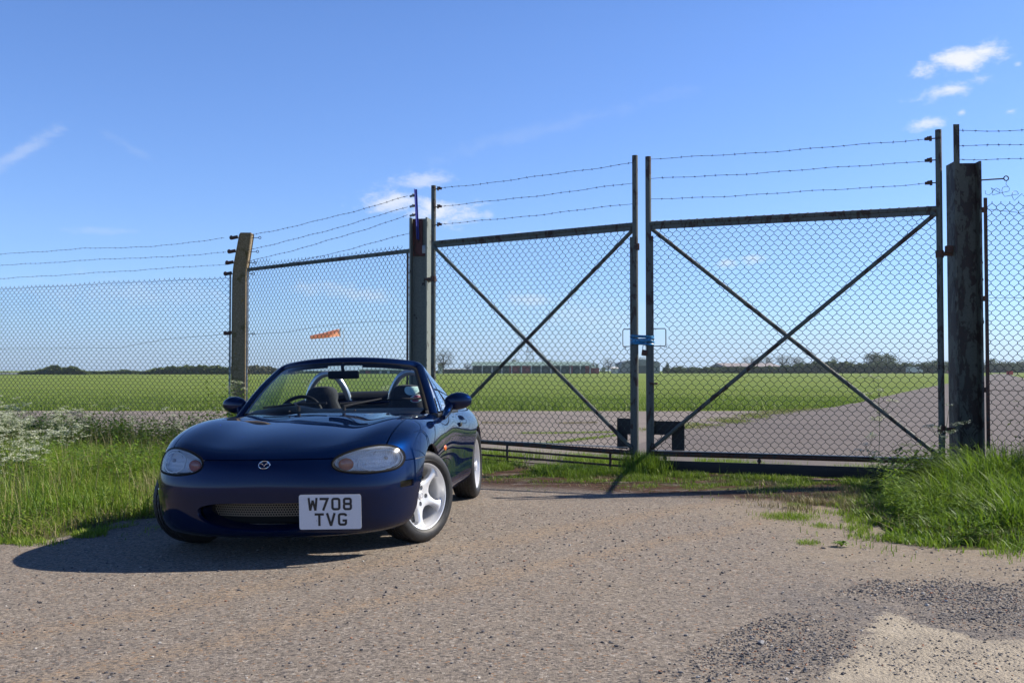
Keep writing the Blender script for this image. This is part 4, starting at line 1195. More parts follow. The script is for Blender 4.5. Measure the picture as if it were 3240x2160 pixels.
for z, dx, dy, hw in prof:
    for a, b in ((-1, -1), (1, -1), (1, 1), (-1, 1)):
        ch = .012
        V += [(dx+a*hw-(a*ch if True else 0), dy+b*.08, z), (dx+a*hw, dy+b*.08-b*ch, z)] if a*b > 0 else [(dx+a*hw, dy+b*.08-b*ch, z), (dx+a*hw-a*ch, dy+b*.08, z)]
F = []
for i in range(len(prof)-1):
    for k in range(8): F.append((i*8+k, i*8+(k+1) % 8, (i+1)*8+(k+1) % 8, (i+1)*8+k))
F.append(tuple(range((len(prof)-1)*8, len(prof)*8)))
q.add(V, F); q.build('shaft', M['concrete_post'], cp, angle=30)
for (z, dx, dy) in ((3.035, .140, -.22), (2.84, .085, -.13), (2.68, .035, -.06), (2.52, .0, -.02), (1.63, 0, 0)):
    q = MB(); p0 = Vector((dx-.085, dy, z)); q.tube([p0, p0+Vector((-.05, .02, 0))], .006, 6)
    q.box(p0+Vector((-.10, .04, .01)), (.11, .035, .05), bev=.012, rot=Matrix.Rotation(R(-12), 3, 'Y')); q.ball(p0+Vector((-.15, .05, .01)), (.03, .02, .034), 8, 6); q.build('wire_strainer', M['rusty'], cp)
    q = MB(); p1 = Vector((dx+.085, dy, z)); q.tube([p1, p1+Vector((.10, -.02, .0))], .005, 6)
    q.tube([p1+Vector((.12+.018*math.cos(a), -.02, .018*math.sin(a))) for a in np.linspace(0, 6.28, 12, endpoint=False)], .005, 5, closed=True); q.build('eye_bolt', M['barb'], cp)

# chain link run between the concrete post and the pale column
def fence(name, label, A, B, z0, z1, z1b, barbs, lines, bars, rail=None, mat=None, r=.0034, seed=1, amp=.007, pitch=.083):
    root = tag(empty('chain_link_fence', (A[0], A[1], 0)), label, 'fence', 'stretches of perimeter fence')
    a0 = Vector((A[0], A[1], 0)); b0 = Vector((B[0], B[1], 0)); u = (b0-a0).normalized(); L = (b0-a0).length; P = lambda x, z, d=0: u*x+Vector((0, 0, z))+Vector((u.y, -u.x, 0))*d
    chain_link('chain_link_mesh', (0, 0), tuple((b0-a0)[:2]), z0, z1, root, pitch=pitch, r=r, mat=mat, z1b=z1b, amp=amp, seed=seed)
    for i, (pa, pb, ct) in enumerate(barbs): barbed('barbed_wire', Vector(pa)-a0, Vector(pb)-a0, root, sag=.03, ctrl=ct, seed=seed*7+i)
    for i, (za, zb, ct) in enumerate(lines): barbed('line_wire', P(0, za), P(L, zb), root, sag=.0, r=.0026, barbs=False, ctrl=ct, seed=seed*9+i)
    for x, zb, zt, mt in bars: q = MB(); q.box(P(x, (zb+zt)/2), (.032, .008, zt-zb), rot=Matrix.Rotation(math.atan2(u.y, u.x), 3, 'Z')); q.build('tension_bar', M[mt], root, smooth=False)
    if rail:
        q = MB(); q.tube([P(.0, rail), P(L, rail)], 1, n=4, flat=(.036, .012), up=[(0, 0, 1)]*2)
        x = .1
        while x < L-.1: q.tube([P(x, rail-.03, .012), P(x+.04, rail+.032, .014)], .003, 4); x += .19
        q.build('top_rail', M['green_steel'], root, smooth=False)
    return root
fence('fence_panel', 'short fence bay with top rail between concrete post and pale green column', (-3.93, 15.3), (-1.27, 12.86), .22, 2.70, 2.64,
      [((-3.90, 15.05, 3.04), (-1.30, 12.80, 3.25), None), ((-3.90, 15.15, 2.85), (-1.30, 12.80, 3.12), None), ((-3.92, 15.25, 2.69), (-1.30, 12.80, 3.01), None), ((-3.93, 15.3, 2.55), (-1.27, 12.84, 2.80), None)],
      [(1.62, 1.70, [(0, 0), (.3, -.02), (.5, .03), (.7, .04), (1, 0)]), (.50, .52, [(0, 0), (1, 0)])], [(.0, .1, 2.55, 'galv'), (3.56, .1, 2.6, 'rusty')], rail=2.575, seed=3)
fence('fence_run', 'long chain link fence running off to the left edge beyond the cow parsley', (-4.20, 15.45), (-14.5, 20.3), .22, 2.53, 2.48,
      [((-4.25, 15.2, 3.035), (-14.5, 20.2, 3.10), [(0, 0), (.12, -.05), (.25, 0), (1, 0)]), ((-4.25, 15.3, 2.84), (-14.5, 20.2, 2.92), [(0, 0), (.1, -.02), (.2, .01), (1, 0)]), ((-4.25, 15.4, 2.67), (-14.5, 20.2, 2.66), None)],
      [(1.63, 1.40, [(0, 0), (.1, -.03), (.2, -.14), (.35, -.10), (.6, -.05), (1, 0)]), (2.47, 2.45, None), (.62, .60, [(0, 0), (.1, -.03), (.3, -.08), (1, 0)])], [(.03, .1, 2.56, 'galv')], mat=M['wire_grey'], r=.0038, seed=8, amp=.009, pitch=.104)
fence('fence_bay', 'chain link fence continuing past the dark column at the right edge, its top wires curled', (4.49, 9.75), (9.5, 9.3), .25, 2.70, 2.78,
      [((4.25, 9.79, 3.375), (9.5, 9.2, 3.42), [(0, 0), (.05, -.015), (.2, .01), (1, 0)]), ((4.25, 9.79, 3.23), (9.5, 9.2, 3.26), None), ((4.25, 9.79, 3.095), (9.5, 9.2, 3.12), None)],
      [(2.62, 2.60, [(0, 0), (.06, -.05), (1, 0)]), (1.77, 1.74, None), (.90, .88, None)], [(.0, .35, 2.72, 'rusty')], seed=12, amp=.008)

# loose curled wire ends along the torn top of the right hand mesh
rf = [o for o in bpy.data.objects if o.get('label', '').startswith('chain link fence continuing')][0]
q = MB(); cp_ = []
for k in range(16):
    c = Vector((.02+k*.085, -.01-k*.008, 2.74+rng.uniform(-.02, .05))); a0 = rng.uniform(0, 6.28); r0 = rng.uniform(.015, .045)
    cp_ += [c+Vector((r0*(1+j*.12)*math.cos(a0+j*.6), rng.normal(0, .01), r0*(1+j*.15)*math.sin(a0+j*.6))) for j in range(8)]
q.tube(cp_, .0024, 4)
q.build('curled_wire_ends', M['wire'], rf, smooth=False)
# ---------------------------------------------------------------- ground and vegetation
def gz(x, y):
    """ground falls gently away under the driver's side of the car"""
    x = np.asarray(x, float); s = np.clip(-(x+.62), 0, None)
    return -.021*np.minimum(s, 3.6)-.0*np.asarray(y)
def gp(px, py, z=0.):
    """ground point (x, y) under a photo pixel"""
    a = (px-1620)/FPX; b = -(py-1080)/FPX; c_, s_ = math.cos(PITCH), math.sin(PITCH)
    d = (a, c_-b*s_, s_+b*c_); t = (z-CAM_H)/d[2]; return (d[0]*t, d[1]*t)
D = 1.3776
def sheet(name, poly, z, mat, sub=0, drape=False, rag=0., ragn=0):
    P = [Vector((x, y, 0)) for x, y in poly]
    if rag:
        Q = []
        for i, p in enumerate(P):
            b = P[(i+1) % len(P)]; n = max(1, int((b-p).length/ragn))
            for k in range(n): v = p.lerp(b, k/n); Q.append(v+Vector((rng.normal(0, rag), rng.normal(0, rag), 0)))
        P = Q
    bm = bmesh.new(); f = bm.faces.new([bm.verts.new(p) for p in P])
    if f.normal.z < 0 or (bm.normal_update() or f.normal.z < 0): f.normal_flip()
    bmesh.ops.triangulate(bm, faces=bm.faces[:])
    if drape:
        xs = [v.co.x for v in bm.verts]
        for cx in (-.62, -1.5, -2.5, -3.5, -4.22):
            if min(xs) < cx < max(xs): bmesh.ops.bisect_plane(bm, geom=bm.verts[:]+bm.edges[:]+bm.faces[:], plane_co=(cx, 0, 0), plane_no=(1, 0, 0))
    for v in bm.verts: v.co.z = z+(float(gz(v.co.x, v.co.y)) if drape else 0)
    me = bpy.data.meshes.new(name); bm.to_mesh(me); bm.free(); me.materials.append(mat)
    o = bpy.data.objects.new(name, me); col.objects.link(o); o['kind'] = 'structure'; return o

def field_mat():
    m, t, p, co = newmat('field_turf')
    mp = t.n('ShaderNodeMapping'); mp.inputs['Scale'].default_value = (.35, 1, 1); t.link(co, mp.inputs[0])
    a = t.noise(mp.outputs[0], .06, 5, .6); b = t.noise(co, 1.3, 6, .7); c = t.noise(co, 14, 4, .7)
    c1 = t.ramp(a, [(.3, (.155, .222, .026)), (.5, (.21, .27, .035)), (.72, (.26, .285, .052))])
    c2 = t.mix(t.ramp(b, [(.3, 0.), (.75, .7)]), c1, (.105, .165, .024))
    c3 = t.mix(t.ramp(c, [(.35, .5), (.65, 0.)]), c2, (.06, .11, .02))
    t.link(c3, p.inputs['Base Color']); p.inputs['Roughness'].default_value = .85; p.inputs['Specular IOR Level'].default_value = .15
    t.link(t.bump(t.math('ADD', c, b), 1., .08), p.inputs['Normal']); return m
def forecourt_mat():
    m, t, p, co = newmat('gravelly_forecourt')
    xyz = t.sep(co); X, Y = xyz[0], xyz[1]
    w = t.n('ShaderNodeTexNoise'); w.inputs['Scale'].default_value = 1.1; w.inputs['Detail'].default_value = 6; t.link(co, w.inputs[0])
    n1 = t.noise(co, .55, 6, .6); n2 = t.noise(co, 3.2, 6, .65); n3 = w.outputs[0]
    v = t.n('ShaderNodeTexVoronoi'); v.inputs['Scale'].default_value = 85; t.link(co, v.inputs['Vector'])
    vb = t.n('ShaderNodeTexVoronoi'); vb.inputs['Scale'].default_value = 68; t.link(co, vb.inputs['Vector'])
    rnd = t.sep(v.outputs['Color'])[0]; rnd2 = t.sep(vb.outputs['Color'])[0]
    g = t.noise(co, 210, 3, .7)
    base = t.ramp(n1, [(.30, (.222, .184, .152)), (.50, (.256, .212, .170)), (.70, (.305, .248, .182))])
    base = t.mix(t.ramp(n2, [(.35, 0.), (.70, .45)]), base, (.190, .166, .148))
    # tracks of yellow brown grit
    tr = t.noise(co, 1.6, 7, .75, .8)
    base = t.mix(t.ramp(tr, [(.55, 0.), (.72, .55)]), base, (.26, .185, .11))
    peb = t.ramp(rnd, [(0., (.035, .034, .035)), (.14, (.11, .10, .094)), (.26, (.238, .202, .165)), (.66, (.292, .248, .198)), (.84, (.42, .365, .31)), (.94, (.34, .18, .08)), (.97, (.50, .46, .40))], 'CONSTANT')
    c = t.mix(.62, base, peb, 'MIX')
    c = t.mix(t.ramp(rnd2, [(.955, 0.), (.97, .6)]), c, (.06, .056, .058))
    c = t.mix(t.ramp(g, [(.34, .85), (.48, 0.)]), c, (.070, .058, .050))
    c = t.mix(t.ramp(g, [(.60, 0.), (.72, .65)]), c, (.48, .42, .37))
    # diagonal bands of washed yellow grit
    pcd = t.math('ADD', t.math('ADD', t.math('MULTIPLY', X, .737), t.math('MULTIPLY', Y, -.675)), t.math('MULTIPLY', t.math('SUBTRACT', n3, .5), .5))
    for p0_, wd_ in ((-4.49, .13), (-3.75, .10)):
        bnd = t.math('SUBTRACT', 1., t.sstep(t.math('ABSOLUTE', t.math('SUBTRACT', pcd, p0_)), wd_*.3, wd_*1.6))
        c = t.mix(t.math('MULTIPLY', bnd, t.ramp(t.math('ADD', rnd, t.math('MULTIPLY', g, .5)), [(.5, .0), (.95, .30)])), c, (.36, .235, .12))
    # loose dark chippings in the right foreground
    d = t.math('MULTIPLY', t.sstep(t.math('ADD', X, t.math('MULTIPLY', t.math('SUBTRACT', n3, .5), 2.2)), .7, 1.7),
               t.sstep(t.math('ADD', Y, t.math('MULTIPLY', t.math('SUBTRACT', n1, .5), 2.5)), 5.7, 4.7))
    dark = t.ramp(rnd2, [(0., (.050, .050, .056)), (.35, (.13, .122, .125)), (.7, (.19, .175, .165)), (.92, (.30, .26, .22))], 'CONSTANT')
    c = t.mix(t.math('MULTIPLY', d, t.ramp(n2, [(.36, .08), (.58, .65)])), c, dark)
    # sandy silt on the right
    sd = t.math('MULTIPLY', t.sstep(t.math('ADD', X, t.math('MULTIPLY', t.math('SUBTRACT', n3, .5), 2.)), 1.2, 2.2), t.sstep(Y, 4.9, 5.8))
    c = t.mix(t.math('MULTIPLY', sd, t.ramp(n2, [(.3, .7), (.65, .15)])), c, (.29, .235, .165))
    # scoured patch of bare pale concrete in the near right corner
    lin = lambda a, b, k: t.math('ADD', t.math('ADD', t.math('MULTIPLY', X, a), t.math('MULTIPLY', Y, b)), k)
    f1 = lin(.861, -.507, .507*3.60-.861*1.04); f2 = lin(-.907, -.42, .907*1.70+.42*4.67); f3 = lin(-.12, -1., 4.22+.12*1.9)
    edge = t.math('ADD', t.math('MINIMUM', f1, t.math('MAXIMUM', f2, f3)), t.math('MULTIPLY', t.math('SUBTRACT', t.noise(co, 6, 9, .78), .5), .40))
    cs = t.math('MULTIPLY', t.sstep(edge, -.015, .05), t.ramp(t.math('ADD', t.noise(co, 5, 6, .7), t.math('MULTIPLY', rnd2, .12)), [(.68, 1.), (.76, .35)]))
    slab = t.ramp(t.noise(co, 9, 7, .7), [(.3, (.36, .31, .235)), (.7, (.46, .40, .315))])
    slab = t.mix(t.ramp(g, [(.38, .6), (.5, 0.)]), slab, (.16, .13, .10)); slab = t.mix(t.ramp(t.noise(co, 2.6, 6, .7), [(.46, 0.), (.60, .55)]), slab, (.21, .185, .155))
    c = t.mix(cs, c, slab)
    # rusty brown moss and leaf litter below the gates
    yy = t.math('ADD', Y, t.math('MULTIPLY', t.math('SUBTRACT', n3, .5), 1.3))
    gl = t.math('ADD', yy, t.math('MULTIPLY', X, .50))   # gate line runs from far left to near right
    mo = t.math('MULTIPLY', t.sstep(gl, 9.35, 10.0), t.ramp(t.noise(co, 4, 7, .75), [(.36, 0.), (.47, .95)]))
    mc = t.ramp(t.noise(co, 26, 5, .7), [(.3, (.022, .011, .006)), (.5, (.075, .030, .012)), (.7, (.13, .068, .030))])
    c = t.mix(mo, c, mc)
    gm = t.math('MULTIPLY', t.sstep(gl, 9.8, 10.6), t.ramp(t.noise(co, 3.3, 7, .75), [(.50, 0.), (.60, .85)]))
    c = t.mix(gm, c, (.085, .13, .022))
    t.link(c, p.inputs['Base Color']); p.inputs['Roughness'].default_value = .88; p.inputs['Specular IOR Level'].default_value = .25
    h = t.math('ADD', t.math('MULTIPLY', t.math('SUBTRACT', 1, v.outputs['Distance']), t.math('MULTIPLY', rnd, .5)), t.math('MULTIPLY', g, .9))
    h2 = t.math('ADD', h, t.math('MULTIPLY', t.math('MULTIPLY', d, t.math('SUBTRACT', 1., vb.outputs['Distance'])), 1.2))
    b1 = t.bump(n2, .5, .03)
    t.link(t.bump(h2, .9, .006, b1), p.inputs['Normal']); return m
def tarmac_mat(name, lo, hi, joint=None, scale=1.):
    m, t, p, co = newmat(name)
    n1 = t.noise(co, .5*scale, 6, .65); n2 = t.noise(co, 6, 5, .7); g = t.noise(co, 60, 3, .6)
    c = t.ramp(n1, [(.3, lo), (.7, hi)]); c = t.mix(t.ramp(n2, [(.4, .35), (.62, 0.)]), c, tuple(a*.7 for a in lo))
    c = t.mix(t.ramp(g, [(.35, .35), (.55, 0.)]), c, (.06, .055, .055))
    t.link(c, p.inputs['Base Color']); p.inputs['Roughness'].default_value = .85; p.inputs['Specular IOR Level'].default_value = .2
    t.link(t.bump(g, .5, .004), p.inputs['Normal']); return m
def leafmat(name, stops, trans=.35, rough=.55, scale=1.3):
    m = bpy.data.materials.new(name); m.use_nodes = True; nt = m.node_tree; nt.nodes.clear(); t = NT(nt)
    o = t.n('ShaderNodeOutputMaterial'); ge = t.n('ShaderNodeNewGeometry'); tc = t.n('ShaderNodeTexCoord')
    r = t.math('ADD', t.math('MULTIPLY', ge.outputs['Random Per Island'], .62), t.math('MULTIPLY', t.noise(tc.outputs['Object'], scale, 3), .42))
    c = t.ramp(r, stops)
    p = t.n('ShaderNodeBsdfPrincipled'); p.inputs['Roughness'].default_value = rough; p.inputs['Specular IOR Level'].default_value = .35
    t.link(c, p.inputs['Base Color'])
    if trans:
        tr = t.n('ShaderNodeBsdfTranslucent'); t.link(t.mix(.5, c, (.25, .40, .03), 'MIX') if trans > .2 else c, tr.inputs[0]); mx = t.n('ShaderNodeMixShader'); mx.inputs[0].default_value = trans
        t.link(p.outputs[0], mx.inputs[1]); t.link(tr.outputs[0], mx.inputs[2]); t.link(mx.outputs[0], o.inputs[0])
    else: t.link(p.outputs[0], o.inputs[0])
    return m
M['field'] = field_mat(); M['forecourt'] = forecourt_mat()
M['grass'] = leafmat('verge_grass', [(.05, (.050, .100, .008)), (.35, (.125, .210, .018)), (.65, (.21, .29, .032)), (.88, (.30, .35, .065)), (.97, (.44, .40, .17))])
M['lush'] = leafmat('lush_long_grass', [(.05, (.030, .080, .006)), (.4, (.095, .185, .014)), (.75, (.18, .275, .028)), (.97, (.32, .34, .09))])
M['dry'] = leafmat('dry_grass', [(.1, (.10, .10, .03)), (.5, (.24, .21, .09)), (.9, (.38, .33, .17))], .2)
M['nettle'] = leafmat('dark_weed_leaf', [(.1, (.012, .034, .005)), (.5, (.034, .078, .010)), (.9, (.10, .17, .02))], .25)
M['umbel'] = leafmat('white_umbel', [(.1, (.36, .40, .22)), (.5, (.58, .60, .46)), (.9, (.74, .75, .66))], .3)
M['stem'] = simple('green_stem', (.09, .13, .03), .6)

sheet('ground', [(-900, -25), (900, -25), (900, 1400), (-900, 1400)], -.115, M['field'])
sheet('airfield_turf', [(-700, 11.2)]+[(-700, 1200), (700, 1200), (700, 8.5), (3.0, 8.5), (2.2, 9.4), (0, 10.4), (-1.2, 11.4), (-3, 12.6), (-4.3, 14.6)], -.03, M['field'])
# driveway in front of the gates
edgeL = [(-60, 6.3), (-12, 6.6), (-5, 6.75), gp(0, 1225*D), gp(110*D, 1222*D), gp(200*D, 1205*D), gp(280*D, 1180*D), (-2.45, 8.1), (-1.9, 9.2), (-1.4, 10.6)]
gateline = [(-1.3, 12.4), (1.3, 11.3), (4.2, 9.95)]
edgeR = [(3.6, 9.4), (3.0, 8.6), gp(1990*D, 1178*D), gp(2045*D, 1235*D), gp(2180*D, 1262*D), gp(2352*D, 1262*D), (5, 6.1), (60, 5.6)]
sheet('driveway', [(-60, -24)]+edgeL+gateline+edgeR+[(60, -24)], .0, M['forecourt'], drape=True)
M['verge'] = tarmac_mat('verge_soil', (.060, .055, .022), (.10, .105, .035))
sheet('verge_soil', [(-60, 6.1)]+[(x, y-.12) for x, y in edgeL[1:]]+[(-1.3, 12.2), (-4.2, 15.5), (-15, 20.6), (-60, 35)], -.004, M['verge'], drape=True)
sheet('verge_soil', [(60, 5.5)]+[(x-.03, y-.06) for x, y in edgeR[::-1][1:]]+[(4.2, 10.2), (60, 9.5)], -.004, M['verge'])
# old concrete taxiway, tarmac track and their weedy joints
M['old_concrete'] = tarmac_mat('old_airfield_concrete', (.200, .170, .150), (.270, .232, .200))
M['track'] = tarmac_mat('airfield_tarmac', (.140, .120, .110), (.195, .167, .150), scale=.6)
yc0 = 28.2
sheet('taxiway', [(-300, 21.0), (-40, 17.5), (-14.5, 20.0), (-4.2, 15.0), (-1.2, 12.9), (1.3, 11.4), (3.0, 11.0), (8.3, 27.9), (-60, yc0), (-300, yc0+.5)], -.02, M['old_concrete'], rag=.05, ragn=1.5)
trk_l = [(1.2, 13.6), (2.2, 16.2), gp(2174, 1352), gp(2327, 1330), gp(2439, 1307), gp(2520, 1296), gp(2640, 1286), gp(2722, 1271), gp(2824, 1247), gp(2916, 1228), gp(2970, 1218), gp(3125, 1187), (140, 300)]
trk_r = [(148, 300), gp(3197, 1186.), gp(3240, 1196), (45, 84), (29, 50), (24, 30), (40, 12), (30, 8.7), (4.1, 10.3), (1.3, 11.5), (-1.15, 12.75), (-3.6, 15.0), (-1.2, 13.8)]
sheet('tarmac_track', trk_l+trk_r, -.012, M['track'], rag=.04, ragn=1.0)
concrete_patch_m = tarmac_mat('exposed_concrete', (.36, .30, .225), (.45, .385, .30), scale=3)
pp = [(2024, 1402), (1985, 1432), (1925, 1450), (1918, 1500), (1880, 1530), (1862, 1566), (1840, 1640), (1700, 1900), (2900, 1900), (2700, 1478), (2460, 1474), (2352, 1472), (2215, 1455), (2150, 1425), (2100, 1408)]
0 and sheet('concrete_slab', [gp(a*D, b*D) for a, b in pp], .004, concrete_patch_m, rag=.012, ragn=.05)

def blades(name, pts, h, w, mat, lean=.35, zf=gz, label=None, cat=None, wind=(0., 0.), curve=1.):
    n = len(pts); pts = np.asarray(pts); h = np.broadcast_to(h, n)*rng.uniform(.55, 1.15, n); w = np.broadcast_to(w, n)*rng.uniform(.7, 1.3, n)
    a = rng.uniform(0, 2*np.pi, n); d = np.stack([np.cos(a), np.sin(a), a*0], 1); s = np.stack([-np.sin(a), np.cos(a), a*0], 1)
    ln = rng.normal(0, lean, n)[:, None]*h[:, None]
    base = np.stack([pts[:, 0], pts[:, 1], zf(pts[:, 0], pts[:, 1])-.01], 1); wd = np.array([wind[0], wind[1], 0])*h[:, None]
    V = np.zeros((n, 8, 3))
    for k, (t, ww) in enumerate(((0, 1.), (.38, .9), (.74, .6), (1., .08))):
        c = base+(d*ln+wd)*(t**(1.6+.6*curve))+np.array([0, 0, 1])*(h[:, None]*(t-.12*curve*t*t*np.abs(ln/h[:, None])))
        V[:, 2*k] = c-s*(w[:, None]*ww/2); V[:, 2*k+1] = c+s*(w[:, None]*ww/2)
    i = (np.arange(n)*8)[:, None]; F = np.concatenate([i+np.array([[0, 1, 3, 2]]), i+np.array([[2, 3, 5, 4]]), i+np.array([[4, 5, 7, 6]])], 0)
    o = mobj(name, V.reshape(-1, 3), F, mat, None, smooth=True)
    return tag(o, label, cat, None, 'stuff')
def in_poly(poly, n, dens=None):
    P = np.array(poly); lo, hi = P.min(0), P.max(0); sd = poly_sd(poly); out = []
    while sum(map(len, out)) < n:
        q = rng.uniform(lo, hi, (n*2, 2)); k = sd(q) > 0
        if dens is not None: k &= rng.uniform(0, 1, len(q)) < dens(q)
        if k.sum(): out.append(q[k])
        else: break
    return np.concatenate(out)[:n]
def vnoise(q, s, seed=0):
    r = np.random.default_rng(seed); v = 0
    for k in range(6):
        a = r.uniform(0, 6.28); f = s*r.uniform(.6, 1.8); v = v+np.sin((q[:, 0]*math.cos(a)+q[:, 1]*math.sin(a))*f*6.28+r.uniform(0, 6.28))
    return v/6
# left verge
PL = [(-13, 6.7), (-5, 6.85), gp(0, 1222*D), gp(110*D, 1220*D), gp(200*D, 1200*D), gp(280*D, 1178*D), (-2.4, 8.3), (-1.9, 9.4), (-1.5, 11.0), (-1.5, 12.7), (-4.2, 15.3), (-9, 17.4), (-13, 19.2)]
vis = lambda q: (q[:, 0]/q[:, 1] > -.53)
PLx = [(x, y-(.16 if y < 9 else 0)) for x, y in PL]
sdl = poly_sd(PL)
q = in_poly(PLx, 46000, lambda q: np.where(vis(q), np.where(sdl(q) < 0, np.clip(.28+vnoise(q, 1.2, 77)*1.3, 0, 1), np.clip(.35+sdl(q)*1.5, .2, 1))*(1.6/(1+.10*(q[:, 1]-6.5)**1.2)), .02))
hh = np.clip(.055+.20*np.clip(sdl(q)/2.4, 0, 1)**.8+.11*vnoise(q, 1.3, 3)*np.clip(sdl(q)/.6, .3, 1), .035, .42)
blades('verge_grass', q, hh, .0078, M['grass'], .95, label='tussocky green grass verge to the left of the car below the fence', cat='grass')
q = in_poly(PL, 2600, lambda q: np.where(vis(q) & (sdl(q) > .5), 1., 0.)*np.clip(vnoise(q, .5, 5)+.5, 0, 1))
blades('seeding_grass', q, .42, .004, M['dry'], .3, label='thin pale seed stalks standing above the left verge', cat='grass')
# pale dead grass beside the headlight
q = in_poly([(-3.3, 8.9), (-2.2, 8.5), (-1.8, 10.6), (-3.2, 10.8)], 2600, None); blades('dry_grass', q, .26, .004, M['dry'], .5, label='straw coloured dry grass just left of the left headlight', cat='grass')
# right verge
PR = [(3.95, 9.75), (3.3, 9.3), (3.0, 8.6), gp(1992*D, 1176*D), gp(2050*D, 1228*D), gp(2180*D, 1256*D), gp(2352*D, 1256*D), (5.2, 6.4), (7, 9.3), (4.6, 9.6)]
PRx = [(x-(.12 if y < 9.4 and x < 3.4 else 0), y-(.22 if y < 7 else 0)) for x, y in PR]
sdr = poly_sd(PR); visr = lambda q: (q[:, 0]/q[:, 1] < .56)
q = in_poly(PRx, 17000, lambda q: np.where(visr(q), np.where(sdr(q) < 0, np.clip(.25+vnoise(q, 1.4, 78)*1.4, 0, 1), np.clip(.35+sdr(q)*1.6, .2, 1)), .0))
dep = np.clip((q[:, 1]-6.4)/2.6, 0, 1); hh = np.clip(.08+.40*np.clip((sdr(q)-.05)/.7, 0, 1)*(.20+.80*dep**1.2)+.12*vnoise(q, 1.6, 9)*np.clip(sdr(q)/.5, .3, 1), .03, .72)
blades('long_grass', q, hh, .0110, M['lush'], 1.1, wind=(-.10, -.05), label='lush long grass at the foot of the dark right column', cat='grass')
q = in_poly(PR, 5200, lambda q: np.where(visr(q), np.clip(.9-dpf(q)*.35, .1, 1), 0)) if 0 else in_poly(PR, 5200, lambda q: np.where(visr(q) & (q[:, 1] < 8.2), 1., .12))[:1500]
blades('trodden_grass', q, .12, .006, M['dry'], 1.5, label='pale trodden grass along the front of the right verge', cat='grass')
q = in_poly(PL, 6500, lambda q: np.where(vis(q) & (vnoise(q, .9, 31) > .12), 1., .0)); blades('clumped_grass', q, .30, .007, M['lush'], .8, label='darker broad bladed clumps in the left verge', cat='grass')
q = in_poly(PL, 5000, lambda q: np.where(vis(q) & (q[:, 1] < 9), 1., .05)); blades('trodden_grass', q, .12, .005, M['dry'], 1.4, label='pale bent blades at the front of the left verge', cat='grass')
# tufts under the gates and in the joints
def strip(pts, n, wd, hgt, name, label, mat='grass', thr=-.1, s=.8, zz=None):
    P = np.array(pts, float); seg = np.linalg.norm(np.diff(P, axis=0), axis=1); cs = np.concatenate([[0], np.cumsum(seg)])
    u = rng.uniform(0, cs[-1], n*3); X = np.interp(u, cs, P[:, 0])+rng.normal(0, wd, n*3); Y = np.interp(u, cs, P[:, 1])+rng.normal(0, wd, n*3); q = np.stack([X, Y], 1)
    q = q[vnoise(q, s, len(name)) > thr][:n]
    blades(name, q, hgt, .0055, M[mat], .55, zf=zz or gz, label=label, cat='grass')
strip([(-1.0, 11.7), (.2, 10.9), (1.3, 10.3), (2.6, 9.75), (3.4, 9.2)], 9000, .42, .040, 'gate_moss', 'patchy moss and short grass on the brown dirt in front of the gates', thr=.10, s=1.3)
strip([(-1.0, 11.7), (.2, 10.9), (1.3, 10.3), (2.6, 9.75), (3.4, 9.2)], 4200, .40, .045, 'gate_litter', 'dry yellow grass on the brown dirt in front of the gates', mat='dry', thr=.06, s=1.1)
strip([(-1.0, 12.1), (.2, 11.2), (1.3, 10.6), (2.6, 10.15), (3.6, 9.7)], 9000, .25, .075, 'gate_tufts', 'low tufts of grass growing along the bottom of the gates', thr=.06, s=1.2)
strip([(-.9, 12.0), (.2, 11.0), (1.1, 10.55)], 5200, .16, .11, 'gate_tufts', 'green tufts below the lower bars of the left gate leaf', thr=-.1, mat='lush')
strip([(1.30, 11.05), (1.45, 10.9), (1.40, 10.7)], 1800, .09, .24, 'gate_tufts', 'bright tall tuft growing in the gap between the two gate leaves', thr=-2, mat='lush')
strip([(-1.2, 13.1), (1.3, 11.7), (3.8, 10.4)], 8000, .22, .14, 'gate_tufts', 'short grass growing just behind the gates', thr=-.02)
strip([gp(2021, 1358), gp(2174, 1350), gp(2327, 1328), gp(2439, 1305), gp(2560, 1292)], 5000, .25, .045, 'joint_weeds', 'yellowish weeds along the seam between concrete and tarmac', mat='dry', thr=-.05)
strip([gp(2021, 1358), gp(2174, 1350), gp(2327, 1328), gp(2439, 1305), gp(2560, 1292)], 3200, .25, .05, 'joint_weeds', 'green weeds along the seam between concrete and tarmac', thr=-.05)
for yj, a, b in ((1336, 1480, 2000), (1367, 1440, 2030), (1401, 1480, 1950)):
    strip([gp(a, yj), gp((a+b)/2, yj+2), gp(b, yj-(25 if yj > 1400 else 2))], 1300, .06, .035, 'joint_weeds', 'weeds in the concrete joint %s' % {1336: 'farthest from the gate', 1367: 'midway to the gate', 1401: 'nearest the gate'}[yj], mat='dry' if yj == 1336 else 'grass', thr=-.15)
# near edge of the airfield turf
fe = [(-40, yc0+.1), (8.2, 28.0), gp(2520, 1297), gp(2640, 1287), gp(2722, 1272), gp(2824, 1248)]
PF = [(-40, 28.3), (-10, 28.3), (7.6, 28.2), gp(2520, 1295.5), gp(2640, 1285.5), gp(2722, 1270), gp(2824, 1247), (18, 62), (-40, 60)]
q = in_poly(PF, 85000, lambda q: np.where(np.abs(q[:, 0]/q[:, 1]) < .52, np.clip(1.3-(q[:, 1]-28)/16, .12, 1), 0.))
hh = np.clip(.23-(q[:, 1]-28)*.011+.07*vnoise(q, .35, 2), .07, .33)
blades('field_grass', q, hh, .015, leafmat('field_blades', [(.05, (.085, .145, .016)), (.4, (.15, .215, .034)), (.75, (.21, .265, .052)), (.97, (.30, .30, .11))], .3), .4, zf=lambda x, y: np.asarray(x)*0-.03, label='mown airfield grass beyond the concrete', cat='grass')
